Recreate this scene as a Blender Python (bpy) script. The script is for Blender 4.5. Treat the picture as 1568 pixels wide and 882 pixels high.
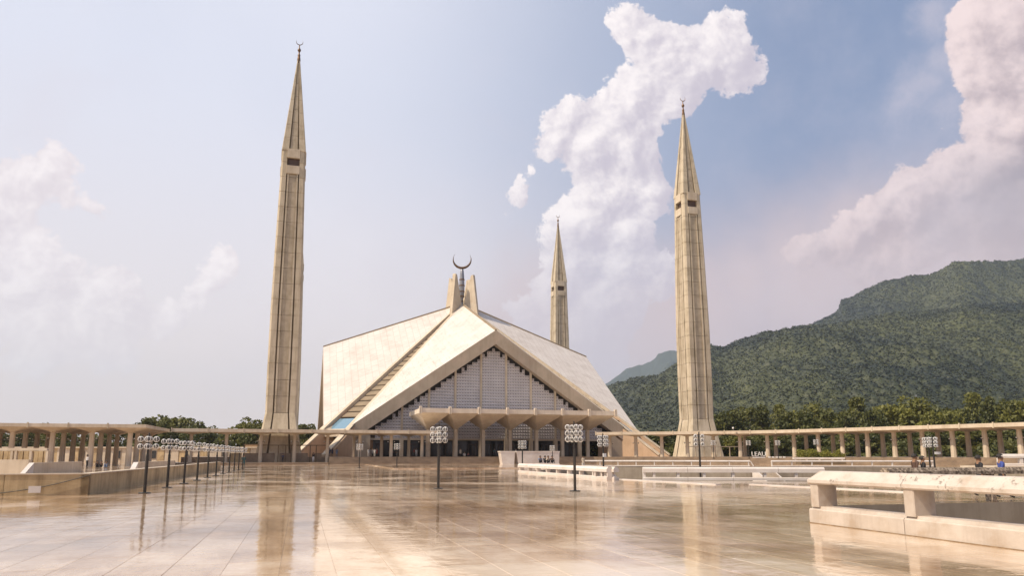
import bpy, bmesh, math, random
import numpy as np
from mathutils import Vector, Matrix
from mathutils.geometry import tessellate_polygon
random.seed(7); rng = np.random.default_rng(11)
S = bpy.context.scene; COL = S.collection
for o in list(bpy.data.objects): bpy.data.objects.remove(o)

# ---------------------------------------------------------------- camera, sky, sun, exposure
EYE = 1.7; FPX = 1100.58; CX = 771.53; CY = 517.22; TH = .1619
cam = bpy.data.objects.new('camera', bpy.data.cameras.new('camera')); COL.objects.link(cam)
cam.location = (0, 0, EYE); cam.rotation_euler = (math.pi/2 + TH, 0, 0)
cam.data.sensor_width = 36; cam.data.lens = FPX*36/1568
cam.data.shift_x = (784-CX)/1568; cam.data.shift_y = (CY-441)/1568
cam.data.clip_start = .1; cam.data.clip_end = 60000
S.camera = cam
S.view_settings.view_transform = 'Standard'; S.view_settings.look = 'None'
S.view_settings.exposure = 0.2; S.view_settings.gamma = 1

SUN_EL = math.radians(50); SUN_H = Vector((-.91, -.42, 0)).normalized()   # towards the sun
SUN_V = SUN_H*math.cos(SUN_EL) + Vector((0, 0, math.sin(SUN_EL)))
sun = bpy.data.objects.new('sun', bpy.data.lights.new('sun', 'SUN')); COL.objects.link(sun)
sun.data.energy = 4.2; sun.data.angle = math.radians(.6); sun.data.color = (1, .86, .68)
sun.rotation_euler = SUN_V.to_track_quat('Z', 'Y').to_euler()

def ray(px, py):
    X = (px-CX)/FPX; U = -(py-CY)/FPX
    return Vector((X, math.cos(TH)-U*math.sin(TH), math.sin(TH)+U*math.cos(TH)))
def onz(px, py, z=0.):
    d = ray(px, py); t = (z-EYE)/d.z; return Vector((d.x*t, d.y*t, z))
def onY(px, py, Y):
    d = ray(px, py); t = Y/d.y; return Vector((d.x*t, Y, EYE+d.z*t))

W = bpy.data.worlds.new('World'); S.world = W; W.use_nodes = True
def build_world():
    nt = W.node_tree; N = nt.nodes; L = nt.links; N.clear()
    def M(op, a, b=None, c=None, clamp=False):
        n = N.new('ShaderNodeMath'); n.operation = op; n.use_clamp = clamp
        for i, v in enumerate((a, b, c)):
            if v is None: continue
            if isinstance(v, (int, float)): n.inputs[i].default_value = v
            else: L.new(v, n.inputs[i])
        return n.outputs[0]
    def sstep(v, a, b, lo=0., hi=1.):
        n = N.new('ShaderNodeMapRange'); n.interpolation_type = 'SMOOTHSTEP'
        L.new(v, n.inputs[0]); n.inputs[1].default_value = a; n.inputs[2].default_value = b
        n.inputs[3].default_value = lo; n.inputs[4].default_value = hi; return n.outputs[0]
    def mix(f, a, b):
        n = N.new('ShaderNodeMix'); n.data_type = 'RGBA'
        if isinstance(f, (int, float)): n.inputs[0].default_value = f
        else: L.new(f, n.inputs[0])
        for i, v in ((6, a), (7, b)):
            if isinstance(v, tuple): n.inputs[i].default_value = (*v, 1)
            else: L.new(v, n.inputs[i])
        return n.outputs[2]
    tc = N.new('ShaderNodeTexCoord'); D = tc.outputs['Generated']
    def noise(scale, det=6, rough=.55, off=(0, 0, 0), vec=None):
        n = N.new('ShaderNodeTexNoise'); n.inputs['Scale'].default_value = scale
        n.inputs['Detail'].default_value = det; n.inputs['Roughness'].default_value = rough
        a = N.new('ShaderNodeVectorMath'); a.operation = 'ADD'; L.new(vec or D, a.inputs[0]); a.inputs[1].default_value = off
        L.new(a.outputs[0], n.inputs['Vector']); return n
    def warp(amt, scale, det=7, rough=.6, off=(0, 0, 0), src=None):
        n = noise(scale, det, rough, off)
        s = N.new('ShaderNodeVectorMath'); s.operation = 'SUBTRACT'; L.new(n.outputs['Color'], s.inputs[0]); s.inputs[1].default_value = (.5, .5, .5)
        k = N.new('ShaderNodeVectorMath'); k.operation = 'SCALE'; L.new(s.outputs[0], k.inputs[0]); k.inputs['Scale'].default_value = amt
        a = N.new('ShaderNodeVectorMath'); a.operation = 'ADD'; L.new(src or D, a.inputs[0]); L.new(k.outputs[0], a.inputs[1])
        return a.outputs[0]
    def field(blobs, vec, grow=1.):
        out = None
        for (px, py, r) in blobs:
            d = ray(px, py).normalized()
            n = N.new('ShaderNodeVectorMath'); n.operation = 'DISTANCE'; L.new(vec, n.inputs[0]); n.inputs[1].default_value = d
            ang = r*grow/ (FPX*1.12)
            v = M('SUBTRACT', ang, n.outputs['Value'])
            out = v if out is None else M('SMOOTH_MAX', out, v, .010)
        return out
    sky = N.new('ShaderNodeTexSky'); sky.sky_type = 'NISHITA'; sky.sun_disc = False
    sky.sun_elevation = SUN_EL; sky.sun_rotation = math.atan2(SUN_H.x, SUN_H.y)
    sky.dust_density = 2.5; sky.air_density = 1.2; sky.ozone_density = 1.5
    sx = N.new('ShaderNodeSeparateXYZ'); L.new(D, sx.inputs[0])
    x, y, z = sx.outputs
    # haze of the lower air and on the sun's side
    K = 10.
    def c(r, g, b):   # display colour -> sky units at background strength 0.1
        f = lambda v: ((v/255+.055)/1.055)**2.4 if v > 10 else v/255/12.92
        return (f(r)*K, f(g)*K, f(b)*K)
    blue = mix(.80, sky.outputs[0], c(131, 148, 182))
    az = sstep(x, -.26, .42)                       # 0 on the sunny left, 1 on the right
    h1 = sstep(z, .02, .50)
    leftc = mix(h1, c(231, 219, 217), c(214, 217, 231))
    left2 = mix(sstep(z, 0., .2), c(226, 210, 205), leftc)
    rightc = mix(sstep(z, .10, .42), c(188, 174, 182), blue)
    n0 = noise(1.6, 3, .5, (3, 1, 2))
    azn = M('ADD', az, M('MULTIPLY', M('SUBTRACT', n0.outputs[0], .5), .5), clamp=True)
    base = mix(azn, left2, rightc)
    LS = Vector((-.72, 0, .62))*.022                  # step towards the sun across the cloud
    def shift(vec, k=1.):
        n = N.new('ShaderNodeVectorMath'); n.operation = 'ADD'; L.new(vec, n.inputs[0]); n.inputs[1].default_value = LS*k; return n.outputs[0]
    cum = [(985,52,44),(1015,80,50),(1060,105,40),(1108,78,40),(1118,118,26),(965,140,48),(1025,150,44),(930,190,42),
           (868,178,42),(842,215,36),(900,225,50),(960,232,56),(925,290,52),(985,290,40),(895,345,46),(950,360,46),(880,405,50),(960,420,52),(850,450,44),(930,470,62),(1000,430,40),(880,520,70),(800,470,30),
           (795,290,22),(816,264,14),(776,299,10)]
    rgt = [(1560,30,66),(1585,110,86),(1570,190,90),(1530,250,78),(1480,290,70),(1425,300,48),(1520,340,90),(1600,330,110),(1400,335,44),(1455,360,66),(1378,306,18),(1340,345,34),(1290,375,40),(1230,385,34),(1540,400,90),(1420,400,60),(1340,410,50)]
    soft = [(1300,370,60),(1220,400,60),(1140,440,60),(1400,400,80),(1520,400,90),(1250,450,80),(1050,470,80),(1340,440,70),(1460,430,60),(830,480,60),(760,520,50)]
    wis = [(1392,160,12),(1410,140,12),(1448,100,16),(1462,160,14),(1452,20,20),(1378,176,8)]
    lef = [(10,262,38),(60,285,36),(100,300,22),(128,298,9),(30,330,44),(62,360,32),(30,420,60),(90,440,40),(338,404,17),(322,436,24),(296,462,26),(260,490,40),(160,490,60),(60,500,60),(-60,350,90)]
    def cloud(blobs, amp, sc_, soft_, det=8, off=(0,0,0), grow=1.):
        wv = warp(amp, sc_, 4, .5, off)
        def dens(vec, hi):
            nz = noise(9, hi, .64, off, vec=vec).outputs[0]
            return M('ADD', M('MULTIPLY', field(blobs, vec, grow), 1/.026), M('MULTIPLY', M('SUBTRACT', nz, .5), 6.4))
        d0 = dens(wv, det); d1 = dens(shift(wv), 4); d2 = noise(26, 6, .6, off, vec=wv).outputs[0]; d3 = noise(26, 6, .6, off, vec=shift(wv, .35)).outputs[0]
        rel = M('ADD', M('MULTIPLY', M('SUBTRACT', d0, d1), .34), M('MULTIPLY', M('SUBTRACT', d2, d3), 1.3))
        lit = sstep(rel, -.42, .62); return sstep(d0, -.05, soft_), lit, d0
    m1, l1, d1_ = cloud(cum, .040, 6, .22, grow=1.15); m1 = M('MULTIPLY', m1, sstep(z, .10, .34, .34, 1.0))
    m2, l2, d2_ = cloud(rgt, .05, 5, .30, off=(3, 3, 3)); m2 = M('MULTIPLY', m2, sstep(z, .20, .36, .35, 1.))
    m3, l3, d3_ = cloud(lef, .04, 8, .35, off=(6, 1, 3), grow=1.18); m3 = M('MULTIPLY', M('MULTIPLY', m3, 1.), sstep(z, .08, .30, .45, 1.))
    v1 = warp(.06, 8, 5, .55); vs = warp(.14, 5, 5, .6, (9, 2, 4)); F4 = field(soft, vs); F5 = field(wis, warp(.10, 12, 8, .7, (1, 8, 4)))
    m4 = M('MULTIPLY', sstep(F4, -.08, .05), .88); m5 = M('MULTIPLY', sstep(F5, -.03, .02), .6)
    c1 = mix(l1, c(197, 189, 201), c(250, 242, 241)); c1 = mix(sstep(z, .16, .36, .55, 0.), c1, c(198, 192, 205))
    gr = field([(1575,330,90),(1500,320,44),(1440,345,26)], v1)
    c2 = mix(l2, c(178, 162, 168), c(238, 218, 216)); c2 = mix(M('MULTIPLY', sstep(gr, -.04, .05), .70), c2, c(150, 141, 150))
    c3 = mix(l3, c(219, 209, 214), c(248, 240, 240))
    colr = mix(m4, base, c(206, 188, 191)); colr = mix(m5, colr, c(198, 192, 205))
    colr = mix(m3, colr, c3); colr = mix(m1, colr, c1); colr = mix(m2, colr, c2)
    # thin veil everywhere so that no part of the sky is perfectly even
    veil = noise(3.2, 7, .62, (4, 4, 9)); colr = mix(M('MULTIPLY', sstep(veil.outputs[0], .48, .8), .35), colr, c(212, 204, 213))
    bg = N.new('ShaderNodeBackground'); bg.inputs[1].default_value = .1; L.new(colr, bg.inputs[0])
    out = N.new('ShaderNodeOutputWorld'); L.new(bg.outputs[0], out.inputs[0])
build_world()

# ---------------------------------------------------------------- helpers
C0 = Vector((-11.7, 195.4, 0)); RO = .2728
EV = Vector((math.cos(RO), math.sin(RO), 0)); NV = Vector((math.sin(RO), -math.cos(RO), 0))
def G(u, v, z=0.): return C0 + EV*u + NV*v + Vector((0, 0, z))
def Gl(u, v, z=0.): return Vector((u, -v, z))            # same point inside an object placed at C0 and turned by RO
def uvof(p):
    q = Vector((p.x, p.y, 0))-C0; return q.dot(EV), q.dot(NV)

class MB:
    def __init__(s): s.v = []; s.f = []; s.m = []
    def add(s, vs, fs, mi=0):
        b = len(s.v); s.v += [tuple(p) for p in vs]; s.f += [tuple(b+i for i in f) for f in fs]; s.m += [mi]*len(fs); return s
    def box(s, x0, x1, y0, y1, z0, z1, mi=0):
        return s.add([(x0,y0,z0),(x1,y0,z0),(x1,y1,z0),(x0,y1,z0),(x0,y0,z1),(x1,y0,z1),(x1,y1,z1),(x0,y1,z1)],
                     [(0,3,2,1),(4,5,6,7),(0,1,5,4),(1,2,6,5),(2,3,7,6),(3,0,4,7)], mi)
    def hexa(s, b, t, mi=0):                              # any 4 bottom + 4 top points
        return s.add(list(b)+list(t), [(0,3,2,1),(4,5,6,7),(0,1,5,4),(1,2,6,5),(2,3,7,6),(3,0,4,7)], mi)
    def loft(s, rings, cap=True, mi=0):
        n = len(rings[0]); vs = [p for r in rings for p in r]; fs = []
        for k in range(len(rings)-1):
            for i in range(n):
                j = (i+1) % n; fs.append((k*n+i, k*n+j, (k+1)*n+j, (k+1)*n+i))
        if cap: fs.append(tuple(range(n-1, -1, -1))); fs.append(tuple((len(rings)-1)*n+i for i in range(n)))
        return s.add(vs, fs, mi)
    def prism(s, poly, d, mi=0):                          # planar polygon swept by vector d
        d = Vector(d); return s.loft([[Vector(p) for p in poly], [Vector(p)+d for p in poly]], mi=mi)
    def tube(s, p0, p1, r0, r1=None, n=8, mi=0):
        p0 = Vector(p0); p1 = Vector(p1); r1 = r0 if r1 is None else r1
        q = (p1-p0).to_track_quat('Z', 'Y').to_matrix()
        ring = lambda p, r: [p+q@Vector((r*math.cos(2*math.pi*i/n), r*math.sin(2*math.pi*i/n), 0)) for i in range(n)]
        return s.loft([ring(p0, r0), ring(p1, r1)], mi=mi)
    def lathe(s, prof, n=10, mi=0, o=(0,0,0)):
        o = Vector(o)
        return s.loft([[o+Vector((r*math.cos(2*math.pi*i/n), r*math.sin(2*math.pi*i/n), z)) for i in range(n)] for r, z in prof], mi=mi)
    def sphere(s, c, r, n=10, m=6, mi=0, sc=(1,1,1)):
        c = Vector(c)
        return s.loft([[c+Vector((r*sc[0]*math.sin(math.pi*k/m)*math.cos(2*math.pi*i/n), r*sc[1]*math.sin(math.pi*k/m)*math.sin(2*math.pi*i/n), -r*sc[2]*math.cos(math.pi*k/m))) for i in range(n)]
                       for k in [.12]+list(range(1, m))+[m-.12]], mi=mi)
    def torus(s, c, R, r, nrm=(0,0,1), n=14, m=5, mi=0):
        c = Vector(c); q = Vector(nrm).to_track_quat('Z', 'Y').to_matrix(); vs = []; fs = []
        for i in range(n):
            a = 2*math.pi*i/n
            for j in range(m):
                b = 2*math.pi*j/m; vs.append(c+q@Vector(((R+r*math.cos(b))*math.cos(a), (R+r*math.cos(b))*math.sin(a), r*math.sin(b))))
        for i in range(n):
            for j in range(m): fs.append((i*m+j, ((i+1)%n)*m+j, ((i+1)%n)*m+(j+1)%m, i*m+(j+1)%m))
        return s.add(vs, fs, mi)
    def mesh(s, name, mats, smooth=False):
        me = bpy.data.meshes.new(name); me.from_pydata(s.v, [], s.f)
        for m in (mats if isinstance(mats, (list, tuple)) else [mats]): me.materials.append(m)
        if len(me.materials) > 1: me.polygons.foreach_set('material_index', s.m)
        bm = bmesh.new(); bm.from_mesh(me); bmesh.ops.recalc_face_normals(bm, faces=bm.faces); bm.to_mesh(me); bm.free()
        if smooth:
            me.polygons.foreach_set('use_smooth', [True]*len(me.polygons))
        return me
    def obj(s, name, mats, parent=None, smooth=False, loc=None, rot=None, label=None):
        return put(name, s.mesh(name, mats, smooth), parent, loc, rot, label)
def put(name, me, parent=None, loc=None, rot=None, label=None):
    o = bpy.data.objects.new(name, me); COL.objects.link(o)
    if parent: o.parent = parent
    if loc is not None: o.location = loc
    if rot is not None: o.rotation_euler = rot if isinstance(rot, (tuple, list)) else (0, 0, rot)
    if label: o['label'] = label
    return o
def thing(name, label, cat, loc=(0,0,0), rz=0., group=None):
    o = bpy.data.objects.new(name, None); COL.objects.link(o); o.location = loc; o.rotation_euler = (0, 0, rz)
    o.empty_display_size = .3
    return tag(o, label, cat, group)
def tag(o, label, cat, group=None):
    o['label'] = label; o['category'] = cat
    if group: o['group'] = group
    return o
def struct(o, kind='structure', label=None):
    o['kind'] = kind
    if label: o['label'] = label
    return o
def kids(o): return [c for c in bpy.data.objects if c.parent is o]
CH = {}
def copy_tree(o, parent=None, loc=None, rz=None, label=None):
    c = o.copy(); COL.objects.link(c); c.parent = parent
    if parent is None:
        if loc is not None: c.location = loc
        if rz is not None: c.rotation_euler = (0, 0, rz)
        if label: c['label'] = label
    if o.name not in CH: CH[o.name] = kids(o)
    for ch in CH[o.name]: copy_tree(ch, c)
    return c
ORD = ['first','second','third','fourth','fifth','sixth','seventh','eighth','ninth','tenth','eleventh','twelfth','thirteenth','fourteenth','fifteenth','sixteenth','seventeenth','eighteenth','nineteenth','twentieth']

# ---------------------------------------------------------------- materials
def mat(name, c1, c2=None, scale=.5, rough=.7, c3=None, bump=0., bscale=8., stretch=(1,1,1), rough2=None, metal=0., contrast=(.35,.65), streak=0., coords='world', spec=.5, det=6):
    m = bpy.data.materials.new(name); m.use_nodes = True; nt = m.node_tree; N = nt.nodes; L = nt.links
    b = N['Principled BSDF']; b.inputs['Roughness'].default_value = rough; b.inputs['Metallic'].default_value = metal
    b.inputs['Specular IOR Level'].default_value = spec
    if coords == 'world':
        g = N.new('ShaderNodeNewGeometry'); src = g.outputs['Position']
    else:
        g = N.new('ShaderNodeTexCoord'); src = g.outputs['Object']
    mp = N.new('ShaderNodeMapping'); L.new(src, mp.inputs[0]); mp.inputs['Scale'].default_value = stretch
    if c2 is None: b.inputs['Base Color'].default_value = (*c1, 1)
    else:
        n = N.new('ShaderNodeTexNoise'); n.inputs['Scale'].default_value = scale; n.inputs['Detail'].default_value = det; n.inputs['Roughness'].default_value = .6
        L.new(mp.outputs[0], n.inputs['Vector'])
        r = N.new('ShaderNodeValToRGB'); e = r.color_ramp.elements
        e[0].position = contrast[0]; e[0].color = (*c1, 1); e[1].position = contrast[1]; e[1].color = (*c2, 1)
        if c3: k = e.new(.5*(contrast[0]+contrast[1])); k.color = (*c3, 1)
        L.new(n.outputs[0], r.inputs[0]); outc = r.outputs[0]
        if streak:                                        # rain streaks running down
            n2 = N.new('ShaderNodeTexNoise'); n2.inputs['Scale'].default_value = 1.; n2.inputs['Detail'].default_value = 7; n2.inputs['Roughness'].default_value = .7
            m2 = N.new('ShaderNodeMapping'); m2.inputs['Scale'].default_value = (1.6, 1.6, .10); L.new(src, m2.inputs[0]); L.new(m2.outputs[0], n2.inputs['Vector'])
            mr = N.new('ShaderNodeMapRange'); mr.inputs[1].default_value = .46; mr.inputs[2].default_value = .72; mr.inputs[4].default_value = streak; L.new(n2.outputs[0], mr.inputs[0])
            mx = N.new('ShaderNodeMix'); mx.data_type = 'RGBA'; mx.blend_type = 'MULTIPLY'; L.new(mr.outputs[0], mx.inputs[0]); L.new(outc, mx.inputs[6]); mx.inputs[7].default_value = (.42, .36, .29, 1)
            outc = mx.outputs[2]
        L.new(outc, b.inputs['Base Color'])
        if rough2 is not None:
            mr = N.new('ShaderNodeMapRange'); L.new(n.outputs[0], mr.inputs[0]); mr.inputs[1].default_value = .35; mr.inputs[2].default_value = .65
            mr.inputs[3].default_value = rough; mr.inputs[4].default_value = rough2; L.new(mr.outputs[0], b.inputs['Roughness'])
    if bump:
        n = N.new('ShaderNodeTexNoise'); n.inputs['Scale'].default_value = bscale; n.inputs['Detail'].default_value = 6
        L.new(mp.outputs[0], n.inputs['Vector']); bp = N.new('ShaderNodeBump'); bp.inputs['Strength'].default_value = bump; bp.inputs['Distance'].default_value = .02
        L.new(n.outputs[0], bp.inputs['Height']); L.new(bp.outputs[0], b.inputs['Normal'])
    return m
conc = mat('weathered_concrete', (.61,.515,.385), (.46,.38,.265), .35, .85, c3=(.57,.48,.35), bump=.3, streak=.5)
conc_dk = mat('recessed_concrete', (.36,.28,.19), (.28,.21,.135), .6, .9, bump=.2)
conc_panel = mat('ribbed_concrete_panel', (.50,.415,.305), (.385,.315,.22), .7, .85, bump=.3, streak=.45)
cream_l = mat('pale_canopy_plaster', (.74,.64,.52), (.63,.53,.42), .5, .8, bump=.2, streak=.25)
cream = mat('cream_concrete', (.66,.56,.43), (.54,.44,.32), .5, .8, bump=.2, streak=.3)
marble = mat('white_marble_cladding', (.69,.63,.575), (.62,.555,.50), .22, .55, c3=(.67,.61,.555), bump=.1, streak=.16)
def roof_mat():
    m = mat('roof_marble', (.70,.64,.58), (.60,.535,.475), .25, .55, c3=(.68,.615,.555), bump=.1, coords='object')
    nt = m.node_tree; N = nt.nodes; L = nt.links; b = N['Principled BSDF']; lk = b.inputs['Base Color'].links[0].from_socket
    tc = N.new('ShaderNodeTexCoord'); br = N.new('ShaderNodeTexBrick'); L.new(tc.outputs['Object'], br.inputs['Vector'])
    br.inputs['Scale'].default_value = 1.; br.inputs['Mortar Size'].default_value = .05; br.inputs['Brick Width'].default_value = 2.4; br.inputs['Row Height'].default_value = 1.6; br.inputs['Color1'].default_value = (1,1,1,1); br.inputs['Color2'].default_value = (.94,.93,.92,1); br.inputs['Mortar'].default_value = (.72,.68,.63,1)
    mx = N.new('ShaderNodeMix'); mx.data_type = 'RGBA'; mx.blend_type = 'MULTIPLY'; mx.inputs[0].default_value = .8; L.new(lk, mx.inputs[6]); L.new(br.outputs[0], mx.inputs[7])
    mp = N.new('ShaderNodeMapping'); mp.inputs['Scale'].default_value = (1.5, .16, .12); L.new(tc.outputs['Object'], mp.inputs[0]); n = N.new('ShaderNodeTexNoise'); n.inputs['Scale'].default_value = 1.; n.inputs['Detail'].default_value = 8; n.inputs['Roughness'].default_value = .72; L.new(mp.outputs[0], n.inputs['Vector'])
    r = N.new('ShaderNodeMapRange'); L.new(n.outputs[0], r.inputs[0]); r.inputs[1].default_value = .56; r.inputs[2].default_value = .74; r.inputs[4].default_value = .55
    m2 = N.new('ShaderNodeMix'); m2.data_type = 'RGBA'; m2.blend_type = 'MULTIPLY'; L.new(r.outputs[0], m2.inputs[0]); L.new(mx.outputs[2], m2.inputs[6]); m2.inputs[7].default_value = (.55,.48,.41,1); L.new(m2.outputs[2], b.inputs['Base Color']); return m
roof_m = roof_mat()
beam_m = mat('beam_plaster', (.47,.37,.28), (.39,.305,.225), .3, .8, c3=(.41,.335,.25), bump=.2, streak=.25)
rail_m = mat('rail_marble', (.60,.52,.44), (.47,.375,.285), 1.4, .55, c3=(.55,.47,.39), bump=.35, bscale=14, contrast=(.38,.66), streak=.35)
railw_m = mat('court_rail_marble', (.72,.66,.60), (.62,.54,.47), .8, .55, bump=.1)
step_m = mat('brown_step_marble', (.30,.215,.14), (.20,.14,.09), .8, .4, bump=.1)
pit_m = mat('grey_pit_marble', (.36,.30,.23), (.23,.185,.135), .3, .6, bump=.2, streak=.4)
wall_m = mat('stained_wall_plaster', (.60,.45,.25), (.38,.27,.145), .7, .8, c3=(.52,.385,.215), bump=.5, streak=.8)
orange_lit_m = mat('orange_lit_cream', (.60,.38,.20), (.48,.29,.15), .4, .6)  # cream wall, the orange light falling on it put into the colour
bounce_m = mat('bounce_lit_marble', (.62,.43,.28), (.52,.35,.22), .4, .6, streak=.2)  # warm bounce light on the buttress sides put into the marble colour
screen_m = mat('lilac_screen_tile', (.66,.615,.60), (.57,.53,.52), .4, .6, coords='object')
black_m = mat('black_post_paint', (.022,.019,.016), (.035,.028,.02), 3, .45, bump=.2)
bronze_m = mat('bronze', (.24,.125,.05), (.10,.055,.028), 1.5, .4, metal=.4)
band_m = mat('grey_pole_metal', (.32,.32,.34), (.22,.22,.24), 1., .4, metal=.5)
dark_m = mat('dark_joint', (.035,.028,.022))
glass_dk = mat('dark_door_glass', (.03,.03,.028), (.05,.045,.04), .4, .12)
louv_m = mat('brown_louvre', (.30,.225,.145), (.24,.18,.115), .5, .8)
wood_m = mat('brown_door_wood', (.11,.06,.035), (.07,.04,.025), 1.5, .5)
bark = mat('bark', (.10,.07,.05), (.06,.045,.03), 2, .9, bump=.5)
white_p = mat('white_paint', (.78,.76,.72), (.70,.67,.62), 2, .5)
grass_m = mat('park_grass', (.07,.10,.03), (.045,.07,.02), .1, .95)
soil_m = mat('bare_soil', (.20,.14,.08), (.14,.10,.06), .6, .95)

def leafmat(name, a, b, tr=.25):
    m = bpy.data.materials.new(name); m.use_nodes = True; nt = m.node_tree; N = nt.nodes; L = nt.links; p = N['Principled BSDF']
    at = N.new('ShaderNodeAttribute'); at.attribute_name = 'tint'; at.attribute_type = 'GEOMETRY'
    oi = N.new('ShaderNodeObjectInfo')
    ad = N.new('ShaderNodeMath'); ad.operation = 'MULTIPLY_ADD'; L.new(oi.outputs['Random'], ad.inputs[0]); ad.inputs[1].default_value = .45; L.new(at.outputs['Fac'], ad.inputs[2])
    r = N.new('ShaderNodeValToRGB'); e = r.color_ramp.elements; e[0].color = (*a, 1); e[1].color = (*b, 1); e[1].position = 1.25 if False else 1.
    mul = N.new('ShaderNodeMath'); mul.operation = 'MULTIPLY'; L.new(ad.outputs[0], mul.inputs[0]); mul.inputs[1].default_value = .72
    L.new(mul.outputs[0], r.inputs[0]); L.new(r.outputs[0], p.inputs['Base Color']); p.inputs['Roughness'].default_value = .6
    if tr:
        t = N.new('ShaderNodeBsdfTranslucent'); L.new(r.outputs[0], t.inputs[0]); mx = N.new('ShaderNodeMixShader'); mx.inputs[0].default_value = tr
        out = N['Material Output']; L.new(p.outputs[0], mx.inputs[1]); L.new(t.outputs[0], mx.inputs[2]); L.new(mx.outputs[0], out.inputs[0])
    return m
leaf_a = leafmat('olive_leaves', (.045,.056,.013), (.235,.225,.040))
leaf_b = leafmat('dark_leaves', (.026,.042,.010), (.17,.165,.034))
hedge_m = leafmat('hedge_leaves', (.12,.13,.02), (.36,.33,.05))
hill_m = leafmat('hill_forest', (.008,.015,.004), (.100,.104,.020), 0)
farhill_m = mat('far_hill_forest', (.022,.032,.02), (.035,.045,.025), .004, .95)

def globe_glass():
    m = bpy.data.materials.new('clear_globe_glass'); m.use_nodes = True; nt = m.node_tree; N = nt.nodes; L = nt.links; N.clear()
    out = N.new('ShaderNodeOutputMaterial'); lw = N.new('ShaderNodeLayerWeight'); lw.inputs[0].default_value = .35
    mr = N.new('ShaderNodeMapRange'); L.new(lw.outputs['Facing'], mr.inputs[0]); mr.inputs[1].default_value = .30; mr.inputs[2].default_value = .62; mr.inputs[3].default_value = .06; mr.inputs[4].default_value = .95
    tr = N.new('ShaderNodeBsdfTransparent'); p = N.new('ShaderNodeBsdfPrincipled'); p.inputs['Base Color'].default_value = (.86,.84,.82,1); p.inputs['Roughness'].default_value = .15
    mx = N.new('ShaderNodeMixShader'); L.new(mr.outputs[0], mx.inputs[0]); L.new(tr.outputs[0], mx.inputs[1]); L.new(p.outputs[0], mx.inputs[2]); L.new(mx.outputs[0], out.inputs[0])
    return m
globe_m = globe_glass()

def window_glass():
    m = bpy.data.materials.new('sky_blue_skylight_glass'); m.use_nodes = True; p = m.node_tree.nodes['Principled BSDF']
    p.inputs['Base Color'].default_value = (.22,.36,.46,1); p.inputs['Roughness'].default_value = .08; p.inputs['Metallic'].default_value = .3
    return m
blue_glass = window_glass()

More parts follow.
